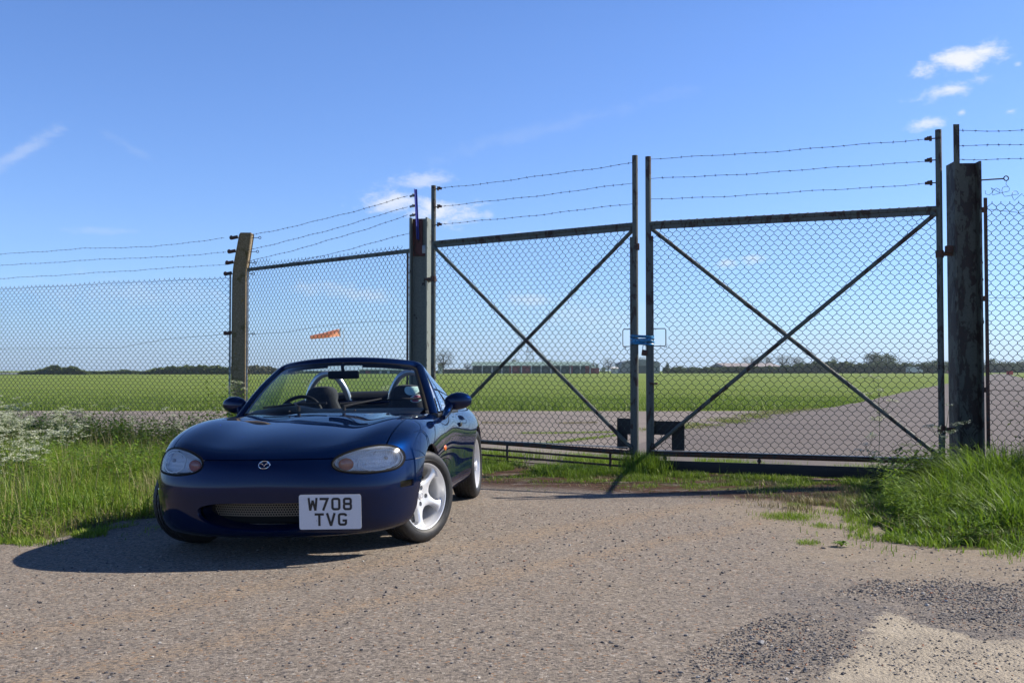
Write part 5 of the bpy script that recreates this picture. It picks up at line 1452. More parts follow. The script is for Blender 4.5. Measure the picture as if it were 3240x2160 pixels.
strip([(3.5, 9.3), (2.95, 8.6), (2.62, 7.9), (2.40, 7.1), (2.45, 6.5), (3.2, 6.15), (4.2, 6.1)], 3600, .17, .055, 'edge_weeds', 'ragged short weeds where the right verge thins into the gravel', thr=.05, s=1.6)
strip([(3.3, 9.1), (2.8, 8.5), (2.5, 8.0), (2.3, 8.6)], 2200, .22, .07, 'edge_weeds', 'dry wispy weeds on the brown soil beside the right verge', mat='dry', thr=.0, s=1.5)
strip([(-4.5, 6.6), (-3.6, 6.75), (-3.0, 7.0), (-2.7, 7.5)], 2600, .12, .05, 'edge_weeds', 'ragged short weeds along the front edge of the left verge', thr=.0, s=1.6)
# small weeds on the driveway
for (a, b, n, hgt, lab) in ((2830, 1578, 900, .05, 'wispy grass tuft lying nearest the moss on the gravel'), (2500, 1636, 1000, .045, 'broad flat patch of grass on the gravel right of centre'), (2600, 1664, 260, .035, 'small round green tuft on the gravel'), (2555, 1718, 200, .035, 'thin green wisp on the gravel'), (2520, 1600, 400, .035, 'yellowish tuft on the gravel')):
    c = gp(a, b); q = np.stack([rng.normal(c[0], .10 if n > 500 else .04, n), rng.normal(c[1], .09 if n > 500 else .05, n)], 1)
    if n == 900: continue
    blades('weed_tuft', q, hgt, .004, M['grass'], .8, label=lab, cat='weed')
dn = tag(empty('dandelion', (*gp(1932*D, 1255*D), 0)), 'small dandelion rosette on the gravel in front of the right verge', 'weed')
q = MB()
for k in range(16):
    a = 2*math.pi*k/16+rng.normal(0, .2); l = rng.uniform(.035, .07); d = Vector((math.cos(a), math.sin(a), 0)); s_ = Vector((-d.y, d.x, 0))
    V = []
    for t, w_ in ((0, .002), (.3, .006), (.6, .009), (.85, .006), (1, .001)):
        c = d*l*t+Vector((0, 0, .03*math.sin(t*2.6)*rng.uniform(.6, 1.1)+.004)); V += [c-s_*w_, c+s_*w_]
    q.add(V, [(2*i, 2*i+1, 2*i+3, 2*i+2) for i in range(4)])
q.build('leaves', M['lush'], dn)

# broad leaved weeds: leaf pairs on short stems
def weeds(name, pts, hts, mat, label, leaf=.035, cat='weeds', nl=11):
    V = []; F = []; k0 = 0
    P = np.asarray(pts)
    for (x, y), h in zip(P, hts):
        z0 = float(gz(x, y)); lx, ly = rng.normal(0, .12, 2)*h
        for k in range(nl):
            t = (k+.6)/nl; c = np.array([x+lx*t, y+ly*t, z0+h*t]); a = rng.uniform(0, 6.28); l = leaf*rng.uniform(.7, 1.5)*(1.25-.5*t)
            d = np.array([math.cos(a), math.sin(a), rng.uniform(-.5, .35)]); d /= np.linalg.norm(d); s_ = np.cross(d, [0, 0, 1]); s_ /= np.linalg.norm(s_)+1e-9
            V += [c, c+d*l*.9-s_*l*.42, c+d*l*2.1+np.array([0, 0, -.25*l]), c+d*l*.9+s_*l*.42]; F.append((k0, k0+1, k0+2, k0+3)); k0 += 4
    o = mobj(name, np.array(V), np.array(F), mat, None, smooth=False); return tag(o, label, cat, None, 'stuff')
q = in_poly([gp(130*D, 1035*D), gp(420*D, 1040*D), (-2.2, 11.6), (-1.6, 12.8), (-4.2, 15.2), (-8.6, 17.2), (-8.8, 15.8)], 2600, None)
weeds('nettles', q, np.clip(rng.normal(.42, .10, len(q)), .15, .7), M['nettle'], 'dark leafy nettles massed along the foot of the fence left of the car')
q = in_poly([(-8.5, 12.5), (-3.2, 12.2), (-3.2, 9.8), (-6.0, 9.0)], 1300, lambda q: np.clip(vnoise(q, .5, 4)+.35, 0, 1)); weeds('parsley_foliage', q, np.clip(rng.normal(.32, .08, len(q)), .1, .5), M['lush'], 'fresh green leaves under the cow parsley', leaf=.028)
q = in_poly(PL, 2600, lambda q: np.where(vis(q) & (sdl(q) > .15), np.clip(vnoise(q, 1.0, 41)+.25, 0, 1), 0.)); weeds('low_weeds', q, np.clip(rng.normal(.13, .05, len(q)), .05, .28), M['grass'], 'small broad leaved plants among the grass of the left verge', leaf=.020, nl=8)
q = in_poly(PR, 3200, lambda q: np.where(visr(q) & (sdr(q) > .1), np.clip(vnoise(q, 1.1, 43)+.2, 0, 1), 0.)); weeds('low_weeds', q, np.clip(rng.normal(.22, .09, len(q))*np.clip((q[:, 1]-6)/2.2, .4, 1.3), .05, .45), M['lush'], 'small broad leaved plants among the grass of the right verge', leaf=.020, nl=8)
q = np.stack([rng.normal(-3.85, .28, 260), rng.normal(14.9, .22, 260)], 1); weeds('post_weeds', q, np.clip(rng.normal(.55, .25, 260), .2, 1.05), M['lush'], 'leafy weeds climbing round the foot of the concrete post', leaf=.04)
q = in_poly([(4.55, 9.2), (4.55, 8.2), (5.6, 7.6), (6.3, 9.0), (5.2, 9.5)], 900, None); weeds('nettles', q, np.clip(rng.normal(.80, .14, len(q)), .3, 1.08), M['nettle'], 'dark leafy nettles at the right edge of the photo beyond the dark column')
q = in_poly([(3.55, 9.65), (3.1, 9.0), (3.5, 8.7), (4.0, 9.3)], 150, None); weeds('post_weeds', q, np.clip(rng.normal(.30, .1, len(q)), .1, .5), M['nettle'], 'broad leaved weeds tangled in the bottom right corner of the right gate leaf')

# cow parsley
def umbel(q, c, r, n=9, m=1):
    for k in range(n):
        a = 2*math.pi*k/n+rng.normal(0, .2); rr_ = r*(.35+.65*math.sqrt(rng.random())); u = c+Vector((rr_*math.cos(a), rr_*math.sin(a), rng.normal(0, .006)-rr_*.10))
        for j in range(4):
            b = Vector((rng.normal(0, .010), rng.normal(0, .010), rng.normal(0, .004))); s_ = .0062*rng.uniform(.7, 1.4); an = rng.uniform(0, 3.14); tx = rng.uniform(-.5, .5); ty = rng.uniform(-.5, .5)
            e1 = Vector((math.cos(an), math.sin(an), tx))*s_; e2 = Vector((-math.sin(an), math.cos(an), ty))*s_; p0 = u+b
            q.add([p0-e1, p0-e2, p0+e1, p0+e2], [(0, 1, 2, 3)], m)
def parsley(q, base, h, heads, rad=.034):
    base = Vector(base); top = base+Vector((rng.normal(0, .07), rng.normal(0, .07), h)); q.tube([base, base.lerp(top, .5)+Vector((rng.normal(0, .01), 0, 0)), top], [.004, .003, .002], 4, caps=False, m=0)
    for k in range(heads):
        t = rng.uniform(.45, .9); s_ = base.lerp(top, t); a = rng.uniform(0, 6.28); e = s_+Vector((math.cos(a)*.13, math.sin(a)*.13, rng.uniform(.06, .20)))*rng.uniform(.6, 1.2)
        q.tube([s_, s_.lerp(e, .5)+Vector((math.cos(a)*.02, math.sin(a)*.02, -.01)), e], .0018, 3, caps=False, m=0); umbel(q, e, rad*rng.uniform(.7, 1.2))
        for j in range(2):
            f = e+Vector((rng.normal(0, .05), rng.normal(0, .05), rng.uniform(-.03, .03))); q.tube([s_.lerp(e, .6), f], .0013, 3, caps=False, m=0); umbel(q, f, rad*.7, 6)
    umbel(q, top, rad)
q = MB()
pts = in_poly([gp(-60, 1180*D), gp(40*D, 1175*D), gp(140*D, 1075*D), gp(280*D, 1010*D), (-5.2, 15.0), (-9.5, 16.6), (-9.5, 10)], 62, lambda p: np.where(p[:, 0]/p[:, 1] > -.52, 1., 0.)*np.clip(.15+.8*vnoise(p, .35, 6)+np.clip(-.25-p[:, 0]/p[:, 1], 0, .3)*3.6, 0, 1))
for (x, y) in pts: parsley(q, (x, y, float(gz(x, y))), rng.uniform(.34, .70), rng.integers(3, 6), .030)
for k in range(26):
    u_ = rng.uniform(0, 1); parsley(q, (-7.6+u_*4.6+rng.normal(0, .2), 13.6+rng.uniform(-.9, .9)+(1-u_)*.6, -.08), rng.uniform(.40, .66), rng.integers(2, 4), .028)
tag(q.build('cow_parsley', [M['stem'], M['umbel']], None, smooth=False), 'drift of white flowering cow parsley filling the left verge', 'cow parsley', None, 'stuff')
for (x, y, h, n, lab) in ((-3.95, 14.75, 1.0, 9, 'tall cow parsley with white heads against the foot of the concrete post'), (gp(20*D, 1010*D)[0]+.1, 12.4, .80, 6, 'tallest cow parsley standing above the drift near the left edge'), (-3.0, 15.4, 1.02, 8, 'cow parsley behind the fence, seen through the windscreen'), (-2.35, 14.7, .92, 8, 'cow parsley behind the fence in the middle of the windscreen'), (-1.75, 14.2, .9, 7, 'cow parsley behind the fence seen past the roll hoop'),
                       (3.62, 10.25, 1.02, 7, 'thin cow parsley stem behind the right gate leaf'), (3.95, 9.5, .78, 5, 'cow parsley with small white heads beside the dark column'), (3.35, 9.45, .42, 4, 'low cow parsley at the end of the right gate bottom rail'), (5.05, 9.3, .98, 8, 'pale cow parsley heads by the right edge behind the nettles')):
    q = MB(); parsley(q, (0, 0, 0), h, n, .030); o = q.build('cow_parsley', [M['stem'], M['umbel']], None, smooth=False); o.location = (x, y, float(gz(x, y))-.01); tag(o, lab, 'cow parsley', 'single cow parsley plants standing by the fence')

# loose stones
def stones(name, pts, rad, mat, label):
    ico = bmesh.new(); bmesh.ops.create_icosphere(ico, subdivisions=1, radius=1); bv = np.array([v.co[:] for v in ico.verts]); ico.verts.index_update(); bf = np.array([[v.index for v in f.verts] for f in ico.faces]); ico.free()
    n = len(pts); V = []; F = []
    for i in range(n):
        s_ = rad[i]*rng.uniform(.6, 1.3, 3)*[1, 1, .6]; v = bv*s_*(1+rng.normal(0, .13, (len(bv), 1))); a = rng.uniform(0, 6.28); c_, d_ = math.cos(a), math.sin(a)
        v = v @ np.array([[c_, d_, 0], [-d_, c_, 0], [0, 0, 1]]); v += [pts[i][0], pts[i][1], float(gz(*pts[i]))+rad[i]*.25]; V.append(v); F.append(bf+i*len(bv))
    return tag(mobj(name, np.concatenate(V), np.concatenate(F), mat, None, smooth=False), label, 'stones', None, 'stuff')
def stone_mat(name, stops):
    m, t, p, co = newmat(name); ge = t.n('ShaderNodeNewGeometry'); t.link(t.ramp(ge.outputs['Random Per Island'], stops, 'CONSTANT'), p.inputs['Base Color']); p.inputs['Roughness'].default_value = .75; return m
sm = stone_mat('loose_stone', [(0, (.055, .055, .062)), (.35, (.10, .095, .10)), (.62, (.17, .16, .155)), (.82, (.28, .24, .21)), (.93, (.45, .42, .38)), (.97, (.30, .13, .07))])
q1 = in_poly([gp(1450*D, 1568*D), gp(1700*D, 1440*D), gp(2000*D, 1330*D), gp(2352*D, 1300*D), gp(2500*D, 1480*D), gp(2352*D, 1568*D)], 6500, lambda p: np.clip(.35+vnoise(p, .9, 12), .04, 1)*np.where(np.minimum((p[:, 0]-1.04)*.861-(p[:, 1]-3.60)*.507, np.maximum(-(p[:, 0]-1.70)*.907-(p[:, 1]-4.67)*.42, 4.22-.12*(p[:, 0]-1.9)-p[:, 1])) > .02, .28, 1.))
q2 = in_poly([gp(-40, 1560*D), gp(-40, 1310*D), gp(1100*D, 1180*D), gp(1900*D, 1150*D), gp(2352*D, 1300*D), gp(2352*D, 1560*D)], 1900, None)
stones('loose_stones', np.concatenate([q1, q2]), np.concatenate([rng.uniform(.0018, .0058, len(q1))*np.where(rng.uniform(0, 1, len(q1)) < .06, 1.9, 1), np.abs(rng.normal(.0035, .002, len(q2)))+.0018]), sm, 'loose dark chippings scattered over the driveway')
for (a, b, r_, lab, c) in ((1965*D, 1272*D*.0+1260*D, .022, None, None),): pass
for (a, b, r_, lab) in ((2606, 1734, .017, 'single rounded brown stone on the gravel left of the dandelion'), (2905, 1587*1.0, .022, 'single pale stone in the brown moss by the gate'), (2408, 2034, .020, 'larger grey stone among the dark chippings near the concrete slab')):
    V = []; o = stones('stone', [gp(a, b)], [r_], simple('stone_%d' % a, (.19, .155, .12) if a == 2606 else ((.45, .40, .37) if a > 2800 else (.2, .2, .21)), .8), lab); o['kind'] = ''; del o['kind']; o['category'] = 'stone'
# ---------------------------------------------------------------- far background
def cl_mat(name, stops, trans=.15, scale=.5): return leafmat(name, stops, trans, .8, scale)
M['fol_dark'] = cl_mat('dark_tree_leaves', [(.1, (.030, .055, .014)), (.5, (.060, .100, .024)), (.9, (.105, .15, .036))])
M['fol_mid'] = cl_mat('spring_tree_leaves', [(.1, (.045, .070, .022)), (.5, (.085, .125, .035)), (.9, (.14, .18, .055))])
M['fol_grey'] = cl_mat('half_bare_twigs', [(.1, (.07, .075, .045)), (.5, (.12, .125, .075)), (.9, (.18, .18, .11))])
M['bark'] = simple('bark', (.06, .05, .038), .9)
def crown_quads(cen, rad, n, size, clumps=14, flat=.85, seed=0, hollow=.35):
    r = np.random.default_rng(seed); C = r.normal(0, 1, (clumps, 3)); C /= np.linalg.norm(C, axis=1)[:, None]; C *= r.uniform(.35, .85, (clumps, 1)); C[:, 2] = np.clip(C[:, 2]*1.15, -.85, .9)
    k = r.integers(0, clumps, n); P = C[k]+r.normal(0, 1, (n, 3))*r.uniform(.14, .27, clumps)[k][:, None]
    P = P*np.array(rad)*flat+np.array(cen)
    a = r.normal(0, 1, (n, 3)); a /= np.linalg.norm(a, axis=1)[:, None]; b = np.cross(a, r.normal(0, 1, (n, 3))); b /= np.linalg.norm(b, axis=1)[:, None]
    s = size*r.uniform(.6, 1.4, (n, 1)); V = np.stack([P-a*s, P-b*s*.7, P+a*s, P+b*s*.7], 1).reshape(-1, 3)
    return V, np.arange(n*4).reshape(n, 4), C*np.array(rad)*flat+np.array(cen)
def tree_proto(kind, seed):
    r = np.random.default_rng(seed); root = empty({'bare': 'bare_tree', 'round': 'round_tree', 'tall': 'tall_tree', 'bush': 'bushy_tree', 'cone': 'conifer_tree'}[kind])
    rad, cz, n, size, mat, cl = {'round': ((.50, .50, .46), .55, 3600, .018, 'fol_mid', 16), 'bare': ((.42, .42, .46), .60, 1700, .012, 'fol_grey', 22), 'tall': ((.30, .30, .48), .55, 1900, .018, 'fol_mid', 14),
                                'bush': ((.62, .62, .50), .48, 3400, .020, 'fol_dark', 16), 'cone': ((.26, .26, .5), .5, 1500, .020, 'fol_dark', 12)}[kind]
    V, F, C = crown_quads((0, 0, cz), rad, n, size, cl, seed=seed)
    if kind == 'cone': f = np.clip(1.15-V[:, 2], .05, 1); V[:, 0] *= f; V[:, 1] *= f
    V[:, 2] = np.maximum(V[:, 2], .04)
    mobj('crown', V, F, M[mat], root, smooth=False)
    q = MB(); q.tube([(0, 0, -.02), (.01, 0, .2), (0, .01, .45), (0, 0, .75)], [.028, .020, .013, .004], 7)
    for c in C[:18 if kind == 'bare' else 9]:
        b = Vector((0, 0, rng.uniform(.22, .5))); e = Vector(c); q.tube([b, b.lerp(e, .5)+Vector((0, 0, .02)), e], [.009, .006, .002], 5)
        if kind == 'bare':
            for k in range(5): q.tube([b.lerp(e, .6), e+Vector(rng.normal(0, .09, 3))], [.004, .001], 3, caps=False)
    q.build('trunk', M['bark'], root); return root
protos = {}
def place_tree(kind, px, ytop, ybase, Y, label, group=None, wf=1., variant=0):
    """tree with its top and foot at photo pixels, at distance Y"""
    key = (kind, variant); p = at(px, ybase, Y); h = at(px, ytop, Y).z+.03
    if key not in protos: o = protos[key] = tree_proto(kind, 100+variant*7+len(kind))
    else: o = copy_tree(protos[key])
    o.location = (p.x, Y, -.03); s = h/1.02; o.scale = (s*wf*1.22, s*wf*1.22, s); o.rotation_euler = (0, 0, rng.uniform(0, 6.28)); tag(o, label, 'tree', group or 'trees along the far horizon')
TR = [('bare', 1403, 1103, 1181, 300, 'tall half bare tree just right of the pale gate column', None, 1.0, 0), ('bare', 1478, 1143, 1181, 330, 'small thin bare tree at the left end of the green roofed shed', None, 1., 1),
      ('round', 1628, 1134, 1181, 420, 'round tree top showing over the green roof left of the lattice mast', None, .8, 0), ('round', 1738, 1132, 1181, 420, 'round tree top showing over the green roof right of the brace crossing', None, 1.2, 1), ('bush', 1815, 1139, 1181, 430, 'low tree top over the right end of the green roof', None, 1.3, 0),
      ('bush', 1880, 1143, 1181, 330, 'dark green tree at the right end of the red doored shed', None, .9, 1), ('bush', 1913, 1158, 1182, 310, 'dark bush between the red shed end and the arched hangar', None, 1.1, 0), ('bare', 1925, 1131, 1181, 340, 'bare tree between the red shed end and the arched hangar', None, 1.1, 0), ('bare', 2030, 1121, 1181, 420, 'pale bare tree rising behind the arched hangar', None, 1.2, 1),
      ('cone', 2111, 1141, 1181, 320, 'pointed pale tree just right of the arched hangar', None, 1.3, 0), ('bush', 2150, 1152, 1181, 320, 'rounded green bush second to the right of the arched hangar', None, 1.1, 0), ('bush', 2196, 1160, 1181, 320, 'low green bush in the middle of the hedge right of the arched hangar', None, 1.2, 1), ('bare', 2232, 1155, 1181, 360, 'small bare tree left of the pink roofed hangar', None, 1.1, 1), ('bush', 2268, 1160, 1180, 320, 'low dark bush against the left end of the pink roofed hangar', None, 1.2, 0),
      ('bare', 2378, 1124, 1178, 420, 'leftmost half bare tree over the pink roofed hangar', None, 1.35, 0), ('bare', 2425, 1119, 1178, 425, 'tall half bare tree over the middle of the pink roofed hangar', None, 1.3, 1), ('bare', 2475, 1117, 1178, 430, 'tall half bare tree over the right end of the pink roofed hangar', None, 1.35, 0), ('bare', 2520, 1120, 1178, 430, 'half bare tree beside the right end of the pink roofed hangar', None, 1.25, 1),
      ('bush', 2545, 1140, 1178, 360, 'broad dark green tree right of the pink roofed hangar', None, 1.3, 1), ('bush', 2600, 1136, 1177, 360, 'broad green tree behind the upper diagonal brace of the right leaf', None, 1.25, 0), ('tall', 2636, 1130, 1177, 360, 'narrow taller tree over the green tree line', None, 1.1, 0), ('bush', 2690, 1137, 1176, 360, 'dark bushy tree left of the big round tree', None, 1.3, 1),
      ('round', 2757, 1112, 1174, 360, 'left half of the big pair of round trees on the right horizon', None, 1.25, 0), ('round', 2803, 1110, 1174, 362, 'right half of the big pair of round trees on the right horizon', None, 1.25, 1), ('bare', 2856, 1138, 1173, 380, 'small thin tree right of the big round pair', None, 1.3, 0), ('tall', 2886, 1143, 1173, 370, 'narrow tree just above the white van', None, 1.2, 1), ('bush', 2925, 1137, 1172, 370, 'spreading pale green tree left of the dark column', None, 1.4, 0), ('round', 2960, 1135, 1172, 372, 'round pale tree touching the right gate stile', None, 1.2, 0),
      ('round', 2998, 1138, 1171, 380, 'tree in the gap between the right gate leaf and the dark column', None, 1.2, 1), ('round', 3145, 1128, 1170, 400, 'tree just right of the dark column', None, 1.3, 1), ('bush', 3185, 1136, 1170, 400, 'bushy tree above the small red object', None, 1.3, 0), ('round', 3228, 1139, 1170, 405, 'rightmost tree at the photo edge', None, 1.3, 0)]
for a in TR: place_tree(*a)
def belt(name, x0, x1, tops, ybase, Y, mat, label, n, size, dep=12., kind='stuff'):
    """continuous far wood or hedge; tops = [(px, ytop)]"""
    xs = rng.uniform(x0, x1, n); yt = np.interp(xs, [a for a, b in tops], [b for a, b in tops]); L0 = at(x0, ybase, Y); 
    px = (xs-1620)/FPX; d = Y+rng.uniform(0, dep, n); H = CAM_H+(1170-yt)/FPX*Y
    H = H*(1+.10*np.sin(xs*.13+x0)+.08*np.sin(xs*.31+1)+.05*np.sin(xs*.83)); n = n
    z = H*(1-rng.uniform(0, 1, n)**1.7*.98); P = np.stack([px*d, d, z], 1)
    a = rng.normal(0, 1, (n, 3)); a /= np.linalg.norm(a, axis=1)[:, None]; b = np.cross(a, rng.normal(0, 1, (n, 3))); b /= np.linalg.norm(b, axis=1)[:, None]; s = size*rng.uniform(.5, 1.5, (n, 1))
    V = np.stack([P-a*s, P-b*s*.8, P+a*s, P+b*s*.8], 1).reshape(-1, 3)
    return tag(mobj(name, V, np.arange(n*4).reshape(n, 4), M[mat], None, smooth=False), label, 'trees', None, kind)
belt('distant_wood', 440, 745, [(440, 1182), (475, 1172), (520, 1164), (600, 1160), (670, 1160), (745, 1166)], 1187, 260, 'fol_mid', 'domed distant wood left of the concrete post', 26000, .34, 30)
belt('distant_wood', 60, 280, [(60, 1180), (110, 1174), (140, 1170), (155, 1158), (175, 1159), (195, 1165), (240, 1163), (262, 1174), (280, 1180)], 1188, 250, 'fol_mid', 'distant wood with a raised clump near the left edge', 17000, .32, 25)
belt('distant_hedge', 20, 480, [(20, 1184), (250, 1177), (330, 1177), (400, 1172), (440, 1177), (480, 1180)], 1188, 270, 'fol_mid', 'low hazy hedge joining the two woods on the left', 15000, .30, 12)
belt('distant_wood', 745, 940, [(745, 1168), (790, 1160), (830, 1158), (870, 1166), (940, 1176)], 1187, 265, 'fol_grey', 'thin distant trees between the concrete post and the windscreen frame', 6000, .28, 20)
belt('distant_hedge', 940, 1400, [(940, 1176), (1100, 1178), (1400, 1176)], 1185, 330, 'fol_dark', 'low hedge seen through the windscreen', 4200, .45, 12)
belt('distant_hedge', 2098, 3010, [(2098, 1166), (2300, 1164), (2480, 1160), (2560, 1150), (2650, 1147), (2720, 1154), (2800, 1150), (2900, 1154), (3010, 1152)], 1178, 335, 'fol_dark', 'dark continuous hedge along the right horizon', 42000, .32, 14)
belt('distant_hedge', 3010, 3400, [(3010, 1157), (3240, 1152), (3400, 1152)], 1172, 400, 'fol_dark', 'dark hedge right of the dark column', 12000, .38, 14)

belt('distant_hedge', -1500, 30, [(-1500, 1172), (-700, 1166), (-300, 1175), (30, 1183)], 1188, 290, 'fol_mid', 'hazy hedge beyond the left edge of the horizon', 16000, .5, 12)
belt('distant_hedge', 3380, 5200, [(3380, 1152), (4000, 1146), (5200, 1156)], 1174, 400, 'fol_dark', 'dark hedge beyond the right edge of the horizon', 18000, .6, 14)
# buildings: each with roof, walls and openings
M['clad_green'] = simple('green_cladding', (.055, .080, .065), .7, nscale=.6, namp=.15)
M['roof_green'] = simple('pale_green_roof', (.16, .24, .20), .6, nscale=.5, namp=.1)
M['door_red'] = simple('red_doors', (.20, .035, .032), .6, nscale=2, namp=.15)
M['white_post'] = simple('pale_pillars', (.50, .50, .48), .7)
M['clad_grey'] = simple('grey_hangar_sheet', (.22, .24, .22), .6, nscale=.5, namp=.15)
M['roof_pink'] = simple('pinkish_asbestos_roof', (.27, .24, .225), .8, nscale=.6, namp=.15)
M['pale'] = simple('pale_render', (.52, .50, .42), .8, nscale=.5, namp=.1)
M['dark_glass'] = simple('dark_window', (.03, .035, .04), .2)
def building(name, label, x0, x1, ytop, yeave, ybase, Y, depth, wall, roof, arch=False, bays=0, doors=(), extra=None):
    a, b = at(x0, ybase, Y), at(x1, ybase, Y); he = at(x0, yeave, Y).z; ht = at(x0, ytop, Y).z; wdt = b.x-a.x
    root = tag(empty(name, ((a.x+b.x)/2, Y+depth/2, -.03)), label, 'building', 'far airfield buildings')
    q = MB(); q.box((0, 0, he/2), (wdt, depth, he)); q.build('wall', wall, root, smooth=False)
    q = MB()
    if arch:
        n = 14; V = []
        for k in range(n+1):
            t = math.pi*k/n; V += [(-wdt/2*math.cos(t)*1.01, -depth/2-.3, he+(ht-he)*math.sin(t)), (-wdt/2*math.cos(t)*1.01, depth/2+.3, he+(ht-he)*math.sin(t))]
        q.add(V, [(2*k, 2*k+2, 2*k+3, 2*k+1) for k in range(n)]+[tuple(2*k for k in range(n+1))[::-1], tuple(2*k+1 for k in range(n+1))])
    else:
        o = .5; V = [(-wdt/2-o, -depth/2-o, he), (wdt/2+o, -depth/2-o, he), (wdt/2+o, depth/2+o, he), (-wdt/2-o, depth/2+o, he), (-wdt/2-o, 0, ht), (wdt/2+o, 0, ht)]
        q.add(V, [(0, 1, 5, 4), (2, 3, 4, 5), (0, 4, 3), (1, 2, 5), (3, 2, 1, 0)])
    q.build('roof', roof, root, smooth=False)
    f = -depth/2
    for (d0, d1, hf) in doors:
        xa, xb = at(d0, ybase, Y).x-(a.x+b.x)/2, at(d1, ybase, Y).x-(a.x+b.x)/2; q = MB(); q.box(((xa+xb)/2, f-.06, he*hf/2), (xb-xa, .12, he*hf)); q.build('door', M['door_red'], root, smooth=False)
    for k in range(bays+1 if bays else 0):
        q = MB(); q.box((-wdt/2+wdt*k/bays, f-.25, he/2), (.32, .5, he)); q.build('pillar', M['white_post'], root, smooth=False)
    if extra: extra(root, wdt, depth, he, ht, f)
    return root
def ex_shed(root, wdt, depth, he, ht, f):
    for k in range(12): q = MB(); q.box((-wdt/2+wdt*(k+.5)/12, f-.03, he*.78), (wdt/12*.7, .06, he*.12)); q.build('window', M['dark_glass'], root, smooth=False)
building('long_shed', 'long green roofed shed with red doors and pale pillars behind the left gate leaf', 1495, 1867, 1143, 1156, 1181, 320, 14, M['clad_green'], M['roof_green'], bays=12, doors=((1612, 1644, .95), (1648, 1681, .95), (1801, 1812, .95), (1852, 1865, .95)), extra=ex_shed)
building('shed_annexe', 'small red annexe on the right end of the long green roofed shed', 1868, 1896, 1161, 1163, 1181, 321, 8, M['door_red'], M['roof_green'])
building('low_shed', 'low dark flat shed left of the green roofed shed', 1404, 1492, 1166, 1168, 1181, 318, 8, M['clad_green'], M['clad_grey'], extra=lambda r, w, d, he, ht, f: [MB().box((-w/2+w*(k+.5)/7, f-.04, he*.55), (w/7*.6, .08, he*.4)).build('window', M['dark_glass'], r, smooth=False) for k in range(7)])
building('pale_tower', 'narrow pale tower block hard against the pale gate column', 1386, 1402, 1148, 1150, 1181, 310, 3, M['pale'], M['white_post'])
building('low_shed', 'low dark shed with a white door seen through the windscreen', 1138, 1272, 1166, 1170, 1184, 300, 8, M['clad_green'], M['roof_green'], doors=((1156, 1172, .8),), extra=lambda r, w, d, he, ht, f: [MB().box((w*.06*k, f-.08, he*.4), (.7, .1, he*.8)).build('door', M['white_post'], r, smooth=False) for k in (0, 3)])
building('arched_hangar', 'grey arched hangar right behind the meeting gate posts', 1966, 2088, 1137, 1152, 1181, 330, 20, M['clad_grey'], M['clad_grey'], arch=True, extra=lambda r, w, d, he, ht, f: MB().box((0, f-.08, he*.42), (w*.5, .1, he*.84)).build('door', M['clad_green'], r, smooth=False))
building('broad_hangar', 'wide low hangar with a faded pinkish roof behind the right gate leaf', 2297, 2470, 1147, 1159, 1179, 340, 26, M['clad_green'], M['roof_pink'], extra=lambda r, w, d, he, ht, f: [MB().box((-w*.3+w*.2*k, f-.08, he*.4), (w*.15, .1, he*.8)).build('door', M['clad_grey'], r, smooth=False) for k in range(4)])
building('white_shed', 'small white gabled shed left of the arched hangar', 1938, 1954, 1160, 1165, 1181, 325, 5, M['white_post'], M['white_post'])
building('white_shed', 'small pale shed at the right end of the pink roofed hangar', 2480, 2502, 1158, 1164, 1178, 345, 5, M['white_post'], M['white_post'])
building('grey_barn', 'pale grey barn at the extreme left edge of the horizon', -30, 60, 1179, 1182, 1188, 250, 10, M['pale'], M['clad_grey'])

# lattice mast
ms = tag(empty('lattice_mast', (at(1676, 1181, 450).x, 450, -.03)), 'thin steel lattice mast standing behind the green roofed shed', 'mast')
q = MB(); H_ = at(1676, 1072, 450).z; wb, wt = 2.2, .7
def mp_(k, z): w_ = wb+(wt-wb)*z/H_; return Vector(((1, 1, -1, -1)[k]*w_, (1, -1, -1, 1)[k]*w_, z))
for k in range(4): q.tube([mp_(k, 0), mp_(k, H_)], .11, 4)
for i in range(8):
    z0, z1 = H_*i/8, H_*(i+1)/8
    for k in range(4): q.tube([mp_(k, z0), mp_((k+1) % 4, z1)], .06, 3); q.tube([mp_((k+1) % 4, z0), mp_(k, z1)], .06, 3); q.tube([mp_(k, z1), mp_((k+1) % 4, z1)], .07, 3)
q.build('lattice', M['clad_grey'], ms, smooth=False)
q = MB(); q.box((0, 0, H_*.62), (3.2, 3.2, .25)); q.build('platform', M['clad_grey'], ms, smooth=False)
# windsock
wsk = tag(empty('windsock', (at(1087, 1180, 120).x, 120, -.03)), 'orange windsock blowing to the left on a thin pole', 'windsock')
q = MB(); ztop = at(1087, 1040, 120).z; q.tube([(0, 0, 0), (0, 0, ztop)], [.045, .03], 8); q.build('pole', M['white_post'], wsk)
q = MB(); A = at(1074, 1052, 120)-Vector(wsk.location); B = at(982, 1068, 120)-Vector(wsk.location); n = 22; pts = []; rs = []
for i in range(n+1):
    t = i/n; p = A.lerp(B, t)+Vector((0, 0, .02*math.sin(t*9))); pts.append(p); rs.append((.43*(1-t)+.21*t)*(1+.03*math.sin(t*38)))
q.tube(pts, rs, 20, caps=False)
m_, t_, p_, c_ = newmat('orange_windsock_cloth'); p_.inputs['Base Color'].default_value = (.98, .48, .30, 1); p_.inputs['Roughness'].default_value = .8; p_.inputs['Subsurface Weight'].default_value = 0
nt = m_.node_tree; tr = nt.nodes.new('ShaderNodeBsdfTranslucent'); tr.inputs[0].default_value = (1.0, .55, .36, 1); mx = nt.nodes.new('ShaderNodeMixShader'); mx.inputs[0].default_value = .55
nt.links.new(p_.outputs[0], mx.inputs[1]); nt.links.new(tr.outputs[0], mx.inputs[2]); nt.links.new(mx.outputs[0], nt.nodes['Material Output'].inputs[0])
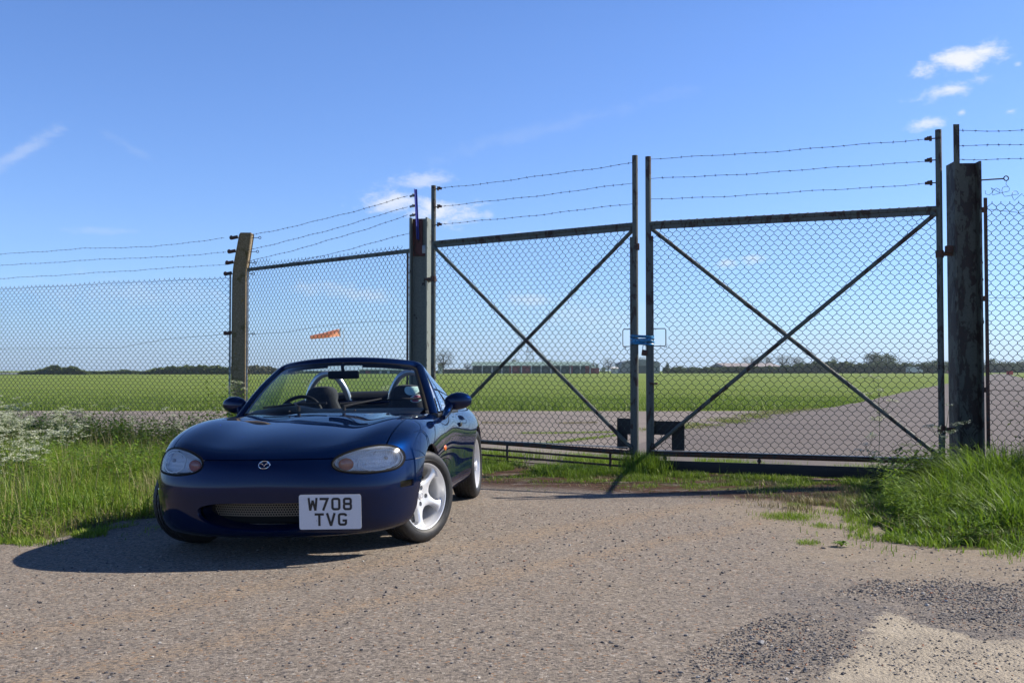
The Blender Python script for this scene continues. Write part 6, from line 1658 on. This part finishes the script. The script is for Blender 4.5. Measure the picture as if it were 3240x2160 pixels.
q.build('sock', m_, wsk); q = MB(); q.tube([A+Vector((0, 0, .46*math.cos(a)))+Vector((.05, .46*math.sin(a), 0)) for a in np.linspace(0, 6.28, 20, endpoint=False)], .03, 5, closed=True); q.tube([A+Vector((.05, 0, .44)), (0, 0, ztop)], .02, 4); q.build('hoop', M['steel'], wsk)

# far vehicles and containers
def boxy(name, label, cat, px, y0, y1, w, Y, mat, mats2):
    c = at(px, y1, Y); h = at(px, y0, Y).z+.03; root = tag(empty(name, (c.x, Y, -.03)), label, cat); return root, w, h
vt, w_, h_ = boxy('parked_van', 'tiny white van parked in front of the hedge on the right horizon', 'van', 2893, 1160, 1172, 4.2, 330, None, None)
h_ = 2.1; q = MB(); q.prism([(-2.4, .35), (2.4, .35), (2.4, 1.1), (1.7, 1.25), (1.1, h_), (-2.4, h_)], -.9, .9, lambda a, b, k: Vector((a, k, b))); q.build('body', M['white_post'], vt, smooth=False)
for x in (-1.5, 1.5): q = MB(); q.lathe([(.001, -.95), (.33, -.95), (.33, .95), (.001, .95)], 16, c=(x, 0, .33)); q.build('wheel', M['rubber'], vt)
q = MB(); q.box((.9, -.91, 1.55), (1.0, .04, .5)); q.build('window', M['dark_glass'], vt, smooth=False)
def marker(name, label, cat, px, py, w, h, Y, mat):
    c = at(px, py, Y); root = tag(empty(name, (c.x, Y, -.02)), label, cat)
    q = MB(); q.box((0, 0, h/2+.1), (w, .5, h)); q.build('panel', mat, root, smooth=False)
    q = MB(); q.box((-w*.35, 0, .05), (.1, .3, .12)); q.box((w*.35, 0, .05), (.1, .3, .12)); q.build('foot', M['barb'], root, smooth=False)
marker('road_barrier', 'small red barrier board at the far end of the tarmac track', 'barrier', 3195, 1178, 1.25, .75, 230, simple('red_board', (.55, .04, .02), .6))
marker('storage_box', 'low pinkish box in the gap left of the dark column', 'box', 3004, 1181, 1.4, .8, 300, simple('pink_box', (.30, .12, .11), .6))

# ---------------------------------------------------------------- haze
hz = MB(); hz.box((0, 640, 17.5), (1900, 1450, 41)); hz.V = [(x, y, max(z, -1.2)) for x, y, z in hz.V]
hm = bpy.data.materials.new('haze_air'); hm.use_nodes = True; nt = hm.node_tree; nt.nodes.clear()
vo = nt.nodes.new('ShaderNodeVolumePrincipled'); vo.inputs['Color'].default_value = (.80, .88, 1, 1); vo.inputs['Density'].default_value = .00022; vo.inputs['Anisotropy'].default_value = .3
nt.links.new(vo.outputs[0], nt.nodes.new('ShaderNodeOutputMaterial').inputs['Volume'])
tag(hz.build('haze', hm, None, smooth=False), 'thin pale haze softening the far side of the airfield', 'haze', None, 'stuff')
